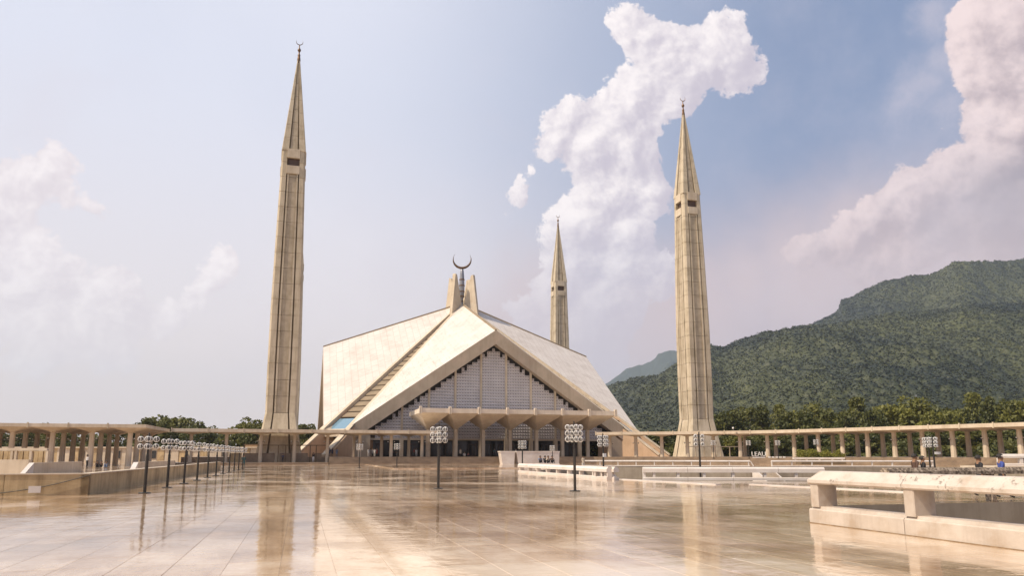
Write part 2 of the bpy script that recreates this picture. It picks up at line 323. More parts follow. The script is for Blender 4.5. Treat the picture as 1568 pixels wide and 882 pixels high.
def floor_mat(name, joints):
    m = bpy.data.materials.new(name); m.use_nodes = True; nt = m.node_tree; N = nt.nodes; L = nt.links; b = N['Principled BSDF']
    g = N.new('ShaderNodeNewGeometry'); rot = N.new('ShaderNodeMapping'); rot.vector_type = 'TEXTURE'
    rot.inputs['Location'].default_value = C0; rot.inputs['Rotation'].default_value = (0, 0, RO); L.new(g.outputs['Position'], rot.inputs[0])
    P = rot.outputs[0]
    def noise(s, st=(1,1,1), det=6, ro=.6):
        mp = N.new('ShaderNodeMapping'); mp.inputs['Scale'].default_value = st; L.new(P, mp.inputs[0])
        n = N.new('ShaderNodeTexNoise'); n.inputs['Scale'].default_value = s; n.inputs['Detail'].default_value = det; n.inputs['Roughness'].default_value = ro
        L.new(mp.outputs[0], n.inputs['Vector']); return n.outputs[0]
    def ramp(v, st):
        r = N.new('ShaderNodeValToRGB'); e = r.color_ramp.elements
        e[0].position, e[0].color = st[0][0], (*st[0][1], 1); e[1].position, e[1].color = st[-1][0], (*st[-1][1], 1)
        for p, c in st[1:-1]: e.new(p).color = (*c, 1)
        L.new(v, r.inputs[0]); return r.outputs[0]
    def mr(v, a, b_, c, d):
        n = N.new('ShaderNodeMapRange'); L.new(v, n.inputs[0]); n.inputs[1].default_value = a; n.inputs[2].default_value = b_; n.inputs[3].default_value = c; n.inputs[4].default_value = d; return n.outputs[0]
    # tile cell -> own tone
    sc = N.new('ShaderNodeVectorMath'); sc.operation = 'DIVIDE'; L.new(P, sc.inputs[0]); sc.inputs[1].default_value = (.8, 1.2, 50)
    fl = N.new('ShaderNodeVectorMath'); fl.operation = 'FLOOR'; L.new(sc.outputs[0], fl.inputs[0])
    wn = N.new('ShaderNodeTexWhiteNoise'); L.new(fl.outputs[0], wn.inputs[0])
    big = noise(.09, (1, 1, 1), 5, .65); vein = noise(1.1, (1, .35, 1), 8, .7)
    a1 = N.new('ShaderNodeMath'); a1.operation = 'MULTIPLY_ADD'; L.new(vein, a1.inputs[0]); a1.inputs[1].default_value = .55; a1.inputs[2].default_value = -.28
    a2 = N.new('ShaderNodeMath'); a2.operation = 'ADD'; L.new(big, a2.inputs[0]); L.new(a1.outputs[0], a2.inputs[1])
    a3 = N.new('ShaderNodeMath'); a3.operation = 'MULTIPLY_ADD'; L.new(wn.outputs[0], a3.inputs[0]); a3.inputs[1].default_value = .09; L.new(a2.outputs[0], a3.inputs[2])
    col = ramp(a3.outputs[0], [(.36, (.24,.145,.075)), (.49, (.42,.275,.16)), (.59, (.60,.44,.295)), (.72, (.76,.62,.47))])
    if joints:
        fr = N.new('ShaderNodeVectorMath'); fr.operation = 'FRACTION'; L.new(sc.outputs[0], fr.inputs[0]); sp = N.new('ShaderNodeSeparateXYZ'); L.new(fr.outputs[0], sp.inputs[0])
        lt = []
        for i, w in ((0, .018), (1, .014)):
            q = N.new('ShaderNodeMath'); q.operation = 'LESS_THAN'; L.new(sp.outputs[i], q.inputs[0]); q.inputs[1].default_value = w; lt.append(q.outputs[0])
        mxx = N.new('ShaderNodeMath'); mxx.operation = 'MAXIMUM'; L.new(lt[0], mxx.inputs[0]); L.new(lt[1], mxx.inputs[1])
        k = N.new('ShaderNodeMath'); k.operation = 'MULTIPLY'; L.new(mxx.outputs[0], k.inputs[0]); k.inputs[1].default_value = .5
        mx = N.new('ShaderNodeMix'); mx.data_type = 'RGBA'; L.new(k.outputs[0], mx.inputs[0]); L.new(col, mx.inputs[6]); mx.inputs[7].default_value = (.62,.5,.36,1); col = mx.outputs[2]
    L.new(col, b.inputs['Base Color'])
    wet = noise(.22, (1, 1, 1), 6, .65)
    L.new(mr(wet, .44, .60, .03, .17), b.inputs['Roughness']); b.inputs['Coat Weight'].default_value = .22; L.new(mr(wet, .44, .64, .02, .08), b.inputs['Coat Roughness'])
    b.inputs['IOR'].default_value = 1.5; b.inputs['Specular IOR Level'].default_value = .62
    rip = noise(1.5, (1, 1, 1), 4, .55); rip2 = noise(9., (1, 1, 1), 3, .5)
    ad = N.new('ShaderNodeMath'); ad.operation = 'MULTIPLY_ADD'; L.new(rip2, ad.inputs[0]); ad.inputs[1].default_value = .08; L.new(rip, ad.inputs[2])
    bp = N.new('ShaderNodeBump'); bp.inputs['Strength'].default_value = .22; bp.inputs['Distance'].default_value = .05; L.new(ad.outputs[0], bp.inputs['Height']); L.new(bp.outputs[0], b.inputs['Normal'])
    return m
floor_m = floor_mat('wet_marble_floor', True); tile_m = floor_mat('wet_marble_tile', False)

# ---------------------------------------------------------------- plaza, pits, podium
COURT = [(-20.6,122.5),(0.6,86.2),(25,98.6),(48,105.6),(40,148),(-9.7,151.6),(-18.6,146.3),(-20.6,144.2)]
PIT2 = [(-28.3,175.6),(-28.3,187),(-13,187),(-13,170.4),(-23.7,170.3)]
def sheet(loops, z=0.):
    pts = [[Vector((u, v, 0)) for u, v in lp] for lp in loops]
    tri = tessellate_polygon(pts); flat = [p for lp in pts for p in lp]
    return MB().add([G(p.x, p.y, z) for p in flat], [tuple(t) for t in tri])
far_m = grass_m
plz = sheet([[(-190,235),(140,235),(140,-90),(-190,-90)], COURT, PIT2]).obj('plaza', floor_m); struct(plz, label='wet beige marble plaza floor mirroring the sky')
gr = MB()
for (x0, x1, y0, y1) in ((-9000,9000,-9000,11000),): gr.add([(x0,y0,-3.6),(x1,y0,-3.6),(x1,y1,-3.6),(x0,y1,-3.6)], [(0,1,2,3)])
struct(gr.obj('ground', grass_m), label='green ground stretching away beyond the plaza')
def pit(name, poly, depth, label):
    b = MB(); n = len(poly)
    for i in range(n):
        a, c = poly[i], poly[(i+1) % n]; b.add([G(*a,-.002), G(*c,-.002), G(*c,-depth), G(*a,-depth)], [(0,1,2,3)])
    b2 = sheet([poly], -depth); b.add(b2.v, b2.f)
    return struct(b.obj(name, pit_m), label=label)
pit('sunken_court', COURT, 3.2, 'grey walls and floor of the sunken court in the plaza')
pit('ramp_pit', PIT2, 2.6, 'dark stained pit behind the nearest railing')
# marble tiles, one by one near the camera, joined farther off
TU, TV = .8, 1.2
tm = MB(); e_ = .0025
tm.add([(-TU/2+e_,-TV/2+e_,.001),(TU/2-e_,-TV/2+e_,.001),(TU/2-e_,TV/2-e_,.001),(-TU/2+e_,TV/2-e_,.001),
        (-TU/2+e_+.003,-TV/2+e_+.003,.006),(TU/2-e_-.003,-TV/2+e_+.003,.006),(TU/2-e_-.003,TV/2-e_-.003,.006),(-TU/2+e_+.003,TV/2-e_-.003,.006)],
       [(4,5,6,7),(0,1,5,4),(1,2,6,5),(2,3,7,6),(3,0,4,7)])
tile_me = tm.mesh('floor_tile', tile_m)
cand = []
for i in range(-140, 60):
    for j in range(-190, -118):
        u = (i+.5)*TU; y = (j+.5)*TV; v = -y; p = G(u, v)
        if p.y < 9.2 or p.y > 40: continue
        if abs(p.x/p.y) > .80: continue
        if u > -29.3 and v > 169.2: continue
        if v > 154.6 and v < 157.6 and u < -49.2: continue
        if v < 157.2 and u < -48.9: continue
        if u > -21.6 and v < 153: continue
        cand.append((p.y, u, v, p))
cand.sort(key=lambda t: t[0])
for k, (_, u, v, p) in enumerate(cand[:300]):
    o = put('floor_tile', tile_me, plz, p, (random.gauss(0, .0005), random.gauss(0, .0005), RO))
rest = MB()
for (_, u, v, p) in cand[300:]:
    t = (random.gauss(0, .0004), random.gauss(0, .0004)); rest.add([p + EV*x - NV*y + Vector((0,0,z+x*t[0]+y*t[1])) for x, y, z in tm.v], tm.f)
struct(rest.obj('floor_tiling', tile_m, plz), 'stuff')
# kerb strips of white marble let into the floor
def strip(name, p, q, w, z0=.0, z1=.03, m=railw_m, label=None):
    d = (q-p).normalized(); s = Vector((-d.y, d.x, 0))*w/2; up = Vector((0,0,1))
    return struct(MB().hexa([p-s+up*z0, q-s+up*z0, q+s+up*z0, p+s+up*z0], [p-s+up*z1, q-s+up*z1, q+s+up*z1, p+s+up*z1]).obj(name, m), label=label)
strip('kerb_strip', onz(950,734.8), onz(1100,743.2), .38, .001, .05, label='white marble kerb strip by the court corner')
strip('kerb_strip', onz(1150,742.6), onz(1400,755.5), .32, .001, .05, label='white marble kerb strip running behind the near railing')

# podium with steps
PF = [(-36.2,53.8),(16,53.8),(28,61),(40,71.5),(46.6,82),(52,96.5),(57.5,114),(62,130)]
PZ = 1.32; NS = 7
def off(poly, d):
    out = []
    for i, p in enumerate(poly):
        a = Vector(poly[max(i-1,0)]); c = Vector(poly[min(i+1,len(poly)-1)]); t = (c-a).normalized(); n = Vector((-t.y, t.x))
        out.append((p[0]+n.x*d, p[1]+n.y*d))
    return out
pod = MB()
top = PF + [(80,130),(80,-60),(-62,-60),(-62,49.4),(-36.2,49.4)]
pod_me = sheet([top], PZ); n = len(top)
for i in range(n):
    a, c = top[i], top[(i+1) % n]; pod_me.add([G(*a,PZ), G(*c,PZ), G(*c,0), G(*a,0)], [(0,1,2,3)])
podium = struct(pod_me.obj('podium', step_m), label='brown marble podium under the prayer hall')
for k in range(1, NS+1):
    z1 = PZ - PZ/NS*k + .0; z0 = 0
    if z1 <= .02: break
    o1 = off(PF, .36*k); o0 = off(PF, .36*(k-1))
    b = MB()
    for i in range(len(o1)-1):
        q = [o0[i], o0[i+1], o1[i+1], o1[i]]
        b.hexa([G(*p, 0) for p in q], [G(*p, z1) for p in q])
    b.obj('step', step_m, podium)
low = sheet([[(-64,56.6),(-36.4,56.6),(-36.4,48),(-64,48)]], .36)
for a, c in (((-64,56.6),(-36.4,56.6)), ((-36.4,56.6),(-36.4,48)), ((-64,48),(-64,56.6))): low.add([G(*a,.36), G(*c,.36), G(*c,0), G(*a,0)], [(0,1,2,3)])
struct(low.obj('lower_terrace', step_m), label='low marble terrace below the left walkway')
pad = sheet([[(-30.4,103),(-14,103),(-14,62),(-30.4,62)]], .13)
for a, c in (((-30.4,103),(-14,103)), ((-14,103),(-14,62)), ((-30.4,62),(-30.4,103))): pad.add([G(*a,.13), G(*c,.13), G(*c,0), G(*a,0)], [(0,1,2,3)])
struct(pad.obj('raised_pavement', floor_m), label='one-step raised pavement in the middle of the plaza')

# ---------------------------------------------------------------- minarets
def lvl(z, h, gd, ch, gw=.0):     # cross-section with four piers and four grooved faces
    g1 = h*.56; g2 = h*.42; side = [(-h+ch,-h),(-g1,-h),(-g1,-h+gd),(g1,-h+gd),(g1,-h),(h-ch,-h)]
    out = []
    for k in range(4):
        a = k*math.pi/2; ca, sa = round(math.cos(a)), round(math.sin(a)); out += [Vector((x*ca-y*sa, x*sa+y*ca, z)) for x, y in side]
    return out
HZ = [(0,4.45),(4,3.75),(9.6,2.84),(18,2.90),(30,2.86),(45,2.62),(58,2.36),(63.5,2.26)]
def hw(z):
    for (a, b), (c_, d) in zip(HZ, HZ[1:]):
        if z <= c_: return b + (d-b)*(z-a)/(c_-a)
    return HZ[-1][1]
def build_minaret():
    t = thing('minaret', 'tall pencil-shaped concrete minaret standing in front of the hall at its left corner', 'minaret', G(-45.25,45.25,0), RO, 'minarets round the prayer hall')
    # shaft: corner piers with a deep backing core, jointed every three metres
    zs = [0, 1.2, 4, 7, 9.6]; z = 9.6
    while z < 60: z += 3.15; zs.append(min(z, 63.5))
    for q in range(4):
        b = MB(); a = q*math.pi/2; ca, sa = round(math.cos(a)), round(math.sin(a))
        rings = []
        def ring(z, ins=0.):
            h = hw(z)-ins; g1 = hw(z)*.53+ins; gd = h*.26; pts = [(-h+.32,-h),(-g1,-h),(-g1,-h+gd),(-h+gd,-h+gd),(-h+gd,-g1),(-h,-g1),(-h,-h+.32)]
            return [Vector((x*ca-y*sa, x*sa+y*ca, z)) for x, y in pts]
        for i, z in enumerate(zs):
            if 9 < z < 63 and i % 1 == 0 and z > 9.7: rings += [ring(z-.07), ring(z-.05, .05), ring(z+.05, .05), ring(z+.07)]
            else: rings.append(ring(z))
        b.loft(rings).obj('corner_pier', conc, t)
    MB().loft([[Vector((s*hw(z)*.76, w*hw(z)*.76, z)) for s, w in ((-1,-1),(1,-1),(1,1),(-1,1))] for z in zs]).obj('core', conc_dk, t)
    # panels on the four faces
    for k in range(4):
        a = k*math.pi/2
        for i in range(len(zs)-1):
            z0, z1 = zs[i], zs[i+1]
            if z0 >= 57.5: continue
            if z0 < 9.5 and i > 0: continue
            if i == 0: seq = [0, 1.2, 4, 7, 9.55]
            else: seq = [z0+.03, min(z1, 57.6)-.03]
            b = MB(); fr = lambda z, gx, dy: [Vector((-hw(z)*gx,-hw(z)*1.0+dy,z)), Vector((hw(z)*gx,-hw(z)*1.0+dy,z)), Vector((hw(z)*gx,-hw(z)*.7,z)), Vector((-hw(z)*gx,-hw(z)*.7,z))]
            mid = .44 if i == 0 else .30
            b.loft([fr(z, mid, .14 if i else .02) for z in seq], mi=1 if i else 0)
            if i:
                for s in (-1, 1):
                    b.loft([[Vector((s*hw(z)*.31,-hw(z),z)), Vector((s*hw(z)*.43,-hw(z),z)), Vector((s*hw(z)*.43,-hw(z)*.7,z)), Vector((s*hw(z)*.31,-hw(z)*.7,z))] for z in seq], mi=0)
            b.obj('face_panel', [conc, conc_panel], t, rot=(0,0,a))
        # balcony opening with bands above and below
        for z0, z1 in ((57.6,59.3),(61.0,62.9)):
            h0 = hw(z0)+.12; MB().box(-h0*.5, h0*.5, -h0, -h0*.5, z0, z1).obj('balcony_band', cream, t, rot=(0,0,a))
        b = MB(); b.box(-1.1,1.1,-1.84,-1.6,59.3,61.0); b.obj('balcony_recess', wood_m, t, rot=(0,0,a))
    # spire: four ribs, four sunk faces
    ZT = 84.2
    sp = lambda z: hw(63.5)*max(0., (ZT-z)/(ZT-62.9))*.93 + .16
    for q in range(4):
        a = q*math.pi/2; ca, sa = round(math.cos(a)), round(math.sin(a))
        def ring(z, ins=0.):
            h = sp(z)+.06-ins; g = h*.42
            return [Vector((x*ca-y*sa, x*sa+y*ca, z)) for x, y in ((-h+.1,-h),(-g,-h),(-g,-h+.3*h),(-h+.3*h,-h+.3*h),(-h+.3*h,-g),(-h,-g),(-h,-h+.1))]
        rr = [ring(62.6)]; z = 65.4
        while z < 82: rr += [ring(z-.06), ring(z-.04, .04), ring(z+.04, .04), ring(z+.06)]; z += 2.9
        rr.append(ring(ZT)); MB().loft(rr).obj('spire_rib', conc, t)
        b = MB(); seq = [62.9 + i*(ZT-62.9)/7 for i in range(8)]
        for z0, z1 in zip(seq, seq[1:]):
            b.loft([[Vector((-sp(z)*.30,-sp(z)*.95,z)), Vector((sp(z)*.30,-sp(z)*.95,z)), Vector((sp(z)*.30,-sp(z)*.6,z)), Vector((-sp(z)*.30,-sp(z)*.6,z))] for z in (z0+.03, z1-.03)])
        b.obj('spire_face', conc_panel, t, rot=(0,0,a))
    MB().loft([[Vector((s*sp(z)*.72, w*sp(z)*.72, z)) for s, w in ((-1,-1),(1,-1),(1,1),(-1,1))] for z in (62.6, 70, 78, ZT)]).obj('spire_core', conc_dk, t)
    MB().lathe([(.02,ZT-1.4),(.30,ZT-1.2),(.36,ZT-.6),(.30,ZT),(.24,ZT+.3),(.30,ZT+.6),(.16,ZT+.9),(.14,ZT+1.3),(.34,ZT+1.6),(.34,ZT+1.9),(.12,ZT+2.2),(.10,ZT+2.9),(.05,ZT+3.0)], 10).obj('finial', bronze_m, t, True)
    crescent(.72, .10, (0,0,ZT+3.6), 'small_crescent', t)
    return t
def crescent(R, th, c, name, parent, m=None):
    ri = R*.90; off_ = R*.172; yi = (R*R-ri*ri+off_*off_)/(2*off_); ao = math.asin(min(1, yi/R)); ai = math.asin(min(1, (yi-off_)/ri)); N_ = 24
    outer = [(R*math.cos(t), R*math.sin(t)) for t in [ao + (-math.pi-2*ao)*i/N_ for i in range(N_+1)]]
    inner = [(ri*math.cos(t), off_+ri*math.sin(t)) for t in [ai + (-math.pi-2*ai)*i/N_ for i in range(N_+1)]]
    b = MB(); c = Vector(c); vs = []; fs = []
    for (a, b_) in zip(outer, inner):
        w = th*(.25+.75*min(1, math.hypot(a[0]-b_[0], a[1]-b_[1])/(R*.2)))
        for (x, z), y in ((a,0),( ((a[0]+b_[0])/2,(a[1]+b_[1])/2),-w),(b_,0),(((a[0]+b_[0])/2,(a[1]+b_[1])/2),w)): vs.append(c+Vector((x, y, z)))
    for i in range(N_):
        for j in range(4): fs.append((i*4+j, i*4+(j+1)%4, (i+1)*4+(j+1)%4, (i+1)*4+j))
    return b.add(vs, fs).obj(name, m or bronze_m, parent)
mn = build_minaret()
copy_tree(mn, None, G(45.25,45.25,0)+Vector((-.35,0,0)), RO, 'tall concrete minaret to the right of the hall, in front of the green hills')
copy_tree(mn, None, G(45.25,-45.25,0), RO, 'minaret rising behind the right slope of the white roof, only its upper half in view')
copy_tree(mn, None, G(-45.25,-45.25,0), RO, 'rear minaret hidden directly behind the tall left one')

# ---------------------------------------------------------------- the prayer hall
MQ = thing('prayer_hall', 'vast tent-shaped prayer hall of white marble planes with a bronze crescent on top', 'mosque', C0, RO)
Cc = Vector((0,0,43.2)); AP = Vector((0,-36.8,29.6))      # local frame: x = u, y = -v
Tm = [Vector((-32.5,-36.8,7)), Vector((32.5,-36.8,7))]; Gm = [Vector((-37.4,-42.3,PZ)), Vector((37.4,-42.3,PZ))]
def rotz(p, k): return Matrix.Rotation(k*math.pi/2, 3, 'Z') @ Vector(p)
def nose_parts():
    parts = []
    def P(name, mb, m, lab=None): parts.append((name, mb.mesh(name, m), lab))
    for s, T, Gd in ((-1, Tm[0], Gm[0]), (1, Tm[1], Gm[1])):
        # marble roof plane, 0.5 m thick
        nrm = (AP-Cc).cross(T-Cc); nrm = nrm if nrm.z > 0 else -nrm; nrm.normalize()
        P('roof_plane', MB().prism([Cc, AP, T], -nrm*.5), roof_m)
        # valley edge beam: side wall along the skylight
        d = (T-Cc).normalized(); side = Vector((d.x, d.y, 0)).normalized(); inn = Vector((-side.y, side.x, 0)); inn = inn if inn.x*s < 0 else -inn
        st = Cc + (T-Cc)*.045; up = Vector((0,0,.22)); w0 = inn*.5; w1 = inn*1.25
        P('edge_beam', MB().hexa([st-Vector((0,0,.7)), T-Vector((0,0,1.2)), T+w1-Vector((0,0,1.2)), st+w0-Vector((0,0,.7))], [st+up, T+up, T+w1+up, st+w0+up]), cream)
        P('edge_joint', MB().hexa([st+w0*1.02+up*.2, T+w1*1.02+up*.2, T+w1*1.18+up*.2, st+w0*1.3+up*.2], [st+w0*1.02+up*.6, T+w1*1.02+up*.6, T+w1*1.18+up*.6, st+w0*1.3+up*.6]), dark_m)
        # buttress slab running from the edge beam down to the podium
        dg = (Gd-Cc); at = lambda zz: Cc + dg*((43.2-zz)/(43.2-PZ))
        K = at(12.5); poly = [at(PZ+.2)-Vector((0,0,.2)), at(7.0), K, Vector((K.x, K.y, PZ))]
        P('buttress', MB().prism(poly, inn*1.5), bounce_m)
        tb = at(7.0); P('buttress_coping', MB().hexa([at(PZ+.2)-inn*.08, tb-inn*.08, tb+inn*1.2, at(PZ+.2)+inn*1.2], [at(PZ+.2)-inn*.08+Vector((0,0,.35)), tb-inn*.08+Vector((0,0,.35)), tb+inn*1.2+Vector((0,0,.35)), at(PZ+.2)+inn*1.2+Vector((0,0,.35))]), cream)
        # gable beam
        d2 = Vector((AP.x-T.x, 0, AP.z-T.z)).normalized(); nn = Vector((d2.z*(-s)*-1, 0, -abs(d2.x))); nn = Vector((-s*d2.z, 0, -abs(d2.x))); BW = 2.65
        ia = Vector((0, AP.y, AP.z-BW/abs(d2.x))); i0 = T + nn*BW; k = (3.2-i0.z)/d2.z; i1 = i0 + d2*k
        i0b = Vector((T.x + 0.0, T.y, 3.2))
        P('gable_beam', MB().prism([AP, T, i0, ia], (0, 2.1, 0)), beam_m)
        P('foot_wall', MB().prism([Vector((T.x-s*.5, T.y+.15, 3.4)), Vector((T.x-s*.5, T.y+.15, PZ)), Vector((T.x-s*5.2, T.y+.15, PZ)), Vector((T.x-s*5.2, T.y+.15, 7.0))], (0, 1.6, 0)), beam_m)
        # soffit in shade between beam and screen
        a0 = ia+Vector((0,2.1,0)); b0 = i1+Vector((0,2.1,0))
    # ridge cap
    P('ridge_cap', MB().hexa([Cc+Vector((-.22,-2.2,-1.0)), AP+Vector((-.22,0,-.1)), AP+Vector((.22,0,-.1)), Cc+Vector((.22,-2.2,-1.0))], [Cc+Vector((-.22,-2.2,-.55)), AP+Vector((-.22,0,.22)), AP+Vector((.22,0,.22)), Cc+Vector((.22,-2.2,-.55))]), conc_dk)
    # screen of scalloped tiles between mullions
    V0 = -34.75; Z0 = 5.2; CWd = .62; RH = .66; slope = 22.6/32.5
    inner = lambda u: 26.4 - abs(u)*slope
    BAY = 5.86
    for bidx in range(-4, 5):
        uc = bidx*BAY; b = MB(); k0 = 0
        for ci in range(9):
            u0 = uc - 2.72 + ci*(5.44/9); u1 = u0 + 5.44/9; um = (u0+u1)/2
            zt = inner(um) - .35 - (.55 if ci % 2 else 0.)
            r = 0
            while Z0 + (r+1)*RH <= zt:
                z0 = Z0 + r*RH; z1 = z0 + RH; r += 1; w = (u1-u0)
                # a rounded lip over a crescent-shaped opening, and the plate below it
                ns = 5; ang = [math.pi*q/ns for q in range(ns+1)]
                lip = [(um - w*.41*math.cos(a), V0-.04-.26*math.sin(a), z1-.05-.31*math.sin(a)) for a in ang]
                vs = [(u0,V0,z1),(u1,V0,z1)] + lip + [(x, V0-.01, z) for x, y, z in lip]; m_ = ns+1
                fs = [(0, q+2, q+3) for q in range(ns//2+1)] + [(0, ns//2+3, 1)] + [(1, q+2, q+3) for q in range(ns//2+1, ns)] + [(q+2, q+3, q+3+m_, q+2+m_) for q in range(ns)]
                b.add(vs, fs)
                low_ = [(um - w*.41*math.cos(a), V0, z1-.05-.42*math.sin(a)) for a in ang]
                for xa, xb in ((u0, um-w*.41), (um+w*.41, u1)): b.add([(xa,V0+.003,z0),(xb,V0+.003,z0),(xb,V0+.003,z1),(xa,V0+.003,z1)], [(0,1,2,3)])
                b.add([(u0,V0,z0),(u1,V0,z0)] + low_, [(0, q+2, q+3) for q in range(ns//2+1)] + [(0, ns//2+3, 1)] + [(1, q+2, q+3) for q in range(ns//2+1, ns)])
        if b.v:
            parts.append(('screen_bay', b.mesh('screen_bay', screen_m), None, 'stuff'))
    for bidx in range(-4, 4):
        u = (bidx+.5)*BAY; zt = inner(u)+.2
        if zt > Z0: P('mullion', MB().box(u-.22,u+.22,V0-.30,V0+.25,Z0,zt), cream)
        P('porch_column', MB().box(u-.42,u+.42,V0-.35,V0+.5,PZ,Z0), cream)
    # wall behind and above the screen: dark interior backing
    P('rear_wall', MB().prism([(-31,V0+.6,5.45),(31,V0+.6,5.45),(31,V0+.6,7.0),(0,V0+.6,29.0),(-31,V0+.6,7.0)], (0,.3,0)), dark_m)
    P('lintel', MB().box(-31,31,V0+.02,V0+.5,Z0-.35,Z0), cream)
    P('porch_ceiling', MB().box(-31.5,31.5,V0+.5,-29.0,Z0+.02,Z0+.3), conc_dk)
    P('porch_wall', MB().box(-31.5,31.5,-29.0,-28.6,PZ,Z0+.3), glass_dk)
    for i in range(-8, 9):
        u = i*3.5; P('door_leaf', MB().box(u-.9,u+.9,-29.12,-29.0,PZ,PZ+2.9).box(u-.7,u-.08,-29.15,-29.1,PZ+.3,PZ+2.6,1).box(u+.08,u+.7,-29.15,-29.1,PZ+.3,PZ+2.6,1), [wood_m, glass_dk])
    return parts
NP = nose_parts()
for k in range(4):
    for p in NP:
        o = put(p[0], p[1], MQ, rot=(0,0,k*math.pi/2), label=p[2])
        if len(p) > 3: o['kind'] = p[3]
# valleys: louvred skylights between neighbouring planes
def valley(k):
    A = Tm[0]; B = rotz(Tm[1], -1)                         # front-left valley: left foot of the front gable and right foot of the left gable
    pa = lambda t: Cc + (A-Cc)*t; pb = lambda t: Cc + (B-Cc)*t; dn = Vector((0,0,-.75)); NL = 22
    R = (0,0,k*math.pi/2)
    for i in range(NL):
        t0 = .10 + (.905-.10)*i/NL; t1 = .10 + (.905-.10)*(i+1)/NL-.005
        a0, b0, a1, b1 = pa(t0)+dn-Vector((0,0,.05)), pb(t0)+dn-Vector((0,0,.05)), pa(t1)+dn+Vector((0,0,.10)), pb(t1)+dn+Vector((0,0,.10))
        th_ = Vector((0,0,-.16)); yield ('louvre', MB().hexa([a0+th_,b0+th_,b1+th_,a1+th_],[a0,b0,b1,a1]), louv_m, R)
    t0, t1 = .91, .985; a0,b0,a1,b1 = pa(t0)+dn, pb(t0)+dn, pa(t1)+dn, pb(t1)+dn; th_ = Vector((0,0,-.1))
    yield ('skylight_pane', MB().hexa([a0+th_,b0+th_,b1+th_,a1+th_],[a0,b0,b1,a1]), blue_glass, R)
    a0,b0,a1,b1 = pa(.06)+dn*1.5, pb(.06)+dn*1.5, pa(.99)+dn*1.5, pb(.99)+dn*1.5
    yield ('valley_gutter', MB().hexa([a0+th_,b0+th_,b1+th_,a1+th_],[a0,b0,b1,a1]), dark_m, R)
    a0,b0,a1,b1 = pa(.985), pb(.985), pa(1.0), pb(1.0); lo = Vector((0,0,-1.5)); hi = Vector((0,0,-.4))
    yield ('sill', MB().hexa([a0+lo,b0+lo,b1+lo,a1+lo],[a0+hi,b0+hi,b1+hi,a1+hi]), cream, R)
vm = [(n_, mb.mesh(n_, m_)) for n_, mb, m_, _ in valley(0)]
for k in range(4):
    for n_, me in vm: put(n_, me, MQ, rot=(0,0,k*math.pi/2))
# pairs of fins round the crescent
fins = MB()
for s, T in ((-1, Tm[0]), (1, Tm[1])):
    d = Vector((T.x, T.y, 0)).normalized(); pr = Vector((-d.y, d.x, 0)); o_ = pr*(.22 if s < 0 else -.22)*-1
    pts = [(1.0,42.4),(3.2,50.7),(3.9,50.9),(5.5,38.6),(3.5,38.6)]
    me = MB().prism([d*r + Vector((0,0,z)) + o_ for r, z in pts], pr*(.5 if s > 0 else -.5)).mesh('roof_fin', cream)
    for k in range(4): put('roof_fin', me, MQ, rot=(0,0,k*math.pi/2))
b = MB(); b.lathe([(.9,41.5),(.45,43.0),(.42,44.5)], 12); b.lathe([(.75,45.2),(.75,46.1)], 12)
MB().lathe([(1.1,41.2),(.5,43.0),(.40,44.6),(.62,45.0),(.70,46.2),(.74,48.5),(.62,51),(.48,52.6),(.30,53.2)], 14).obj('crescent_pole', band_m, MQ, True)
b = MB()
for z, r in ((45.2,.72),(46.6,.76),(48.3,.80),(50.0,.74),(43.8,.5)): b.lathe([(r-.06,z-.16),(r+.03,z-.12),(r+.03,z+.12),(r-.06,z+.16)], 14)
b.obj('pole_band', bronze_m, MQ)
cr = crescent(2.65, .5, (0,0,55.7), 'crescent', MQ); cr.rotation_euler = (0,0,-RO)

# ---------------------------------------------------------------- umbrella roofs: entrance canopy and covered walkways
def umbrella(b, quad, zt, zf, zc, cr_=.34, seg=3, c=None, pw_=1.3):
    """flat slab over an inverted, gently curved pyramid; quad = four ground corners (Vectors), column in the middle"""
    c = c or (quad[0]+quad[1]+quad[2]+quad[3])/4; up = Vector((0,0,1)); rings = []
    q2 = [p + (c-p)*.006 for p in quad]
    rings.append([p+up*zt for p in q2]); rings.append([p+up*zf for p in q2])
    for k in range(1, seg+1):
        f = k/seg; g = 1-f; rings.append([c + (p-c)*max(g, cr_/((p-c).length)) + up*(zf + (zc-zf)*(f**pw_)) for p in q2])
    b.loft(rings)
CANW = 5.88
cn = thing('entrance_canopy', 'wide cream canopy of seven inverted pyramids before the tiled gable', 'canopy', C0, RO)
for i in range(7):
    u0 = -19.2 + i*CANW; u1 = u0 + CANW; b = MB()
    umbrella(b, [Gl(u0,52),Gl(u1,52),Gl(u1,37.1),Gl(u0,37.1)], 10.75, 9.85, 6.9, .36, 1, Gl((u0+u1)/2,43.4))
    b.obj('canopy_unit', cream_l, cn)
    MB().loft([[Gl((u0+u1)/2+dx*r, 43.4+dy*r, z) for dx, dy in ((-1,-1),(1,-1),(1,1),(-1,1))] for z, r in ((PZ,.33),(7.1,.33))]).obj('column', cream, cn)
for i in range(8):
    u0 = -19.2 + i*CANW; MB().box(u0-.26,u0-.05,-52.14,-51.6,9.65,11.1).box(u0+.05,u0+.26,-52.14,-51.6,9.65,11.1).obj('joint_block', cream_l, cn)

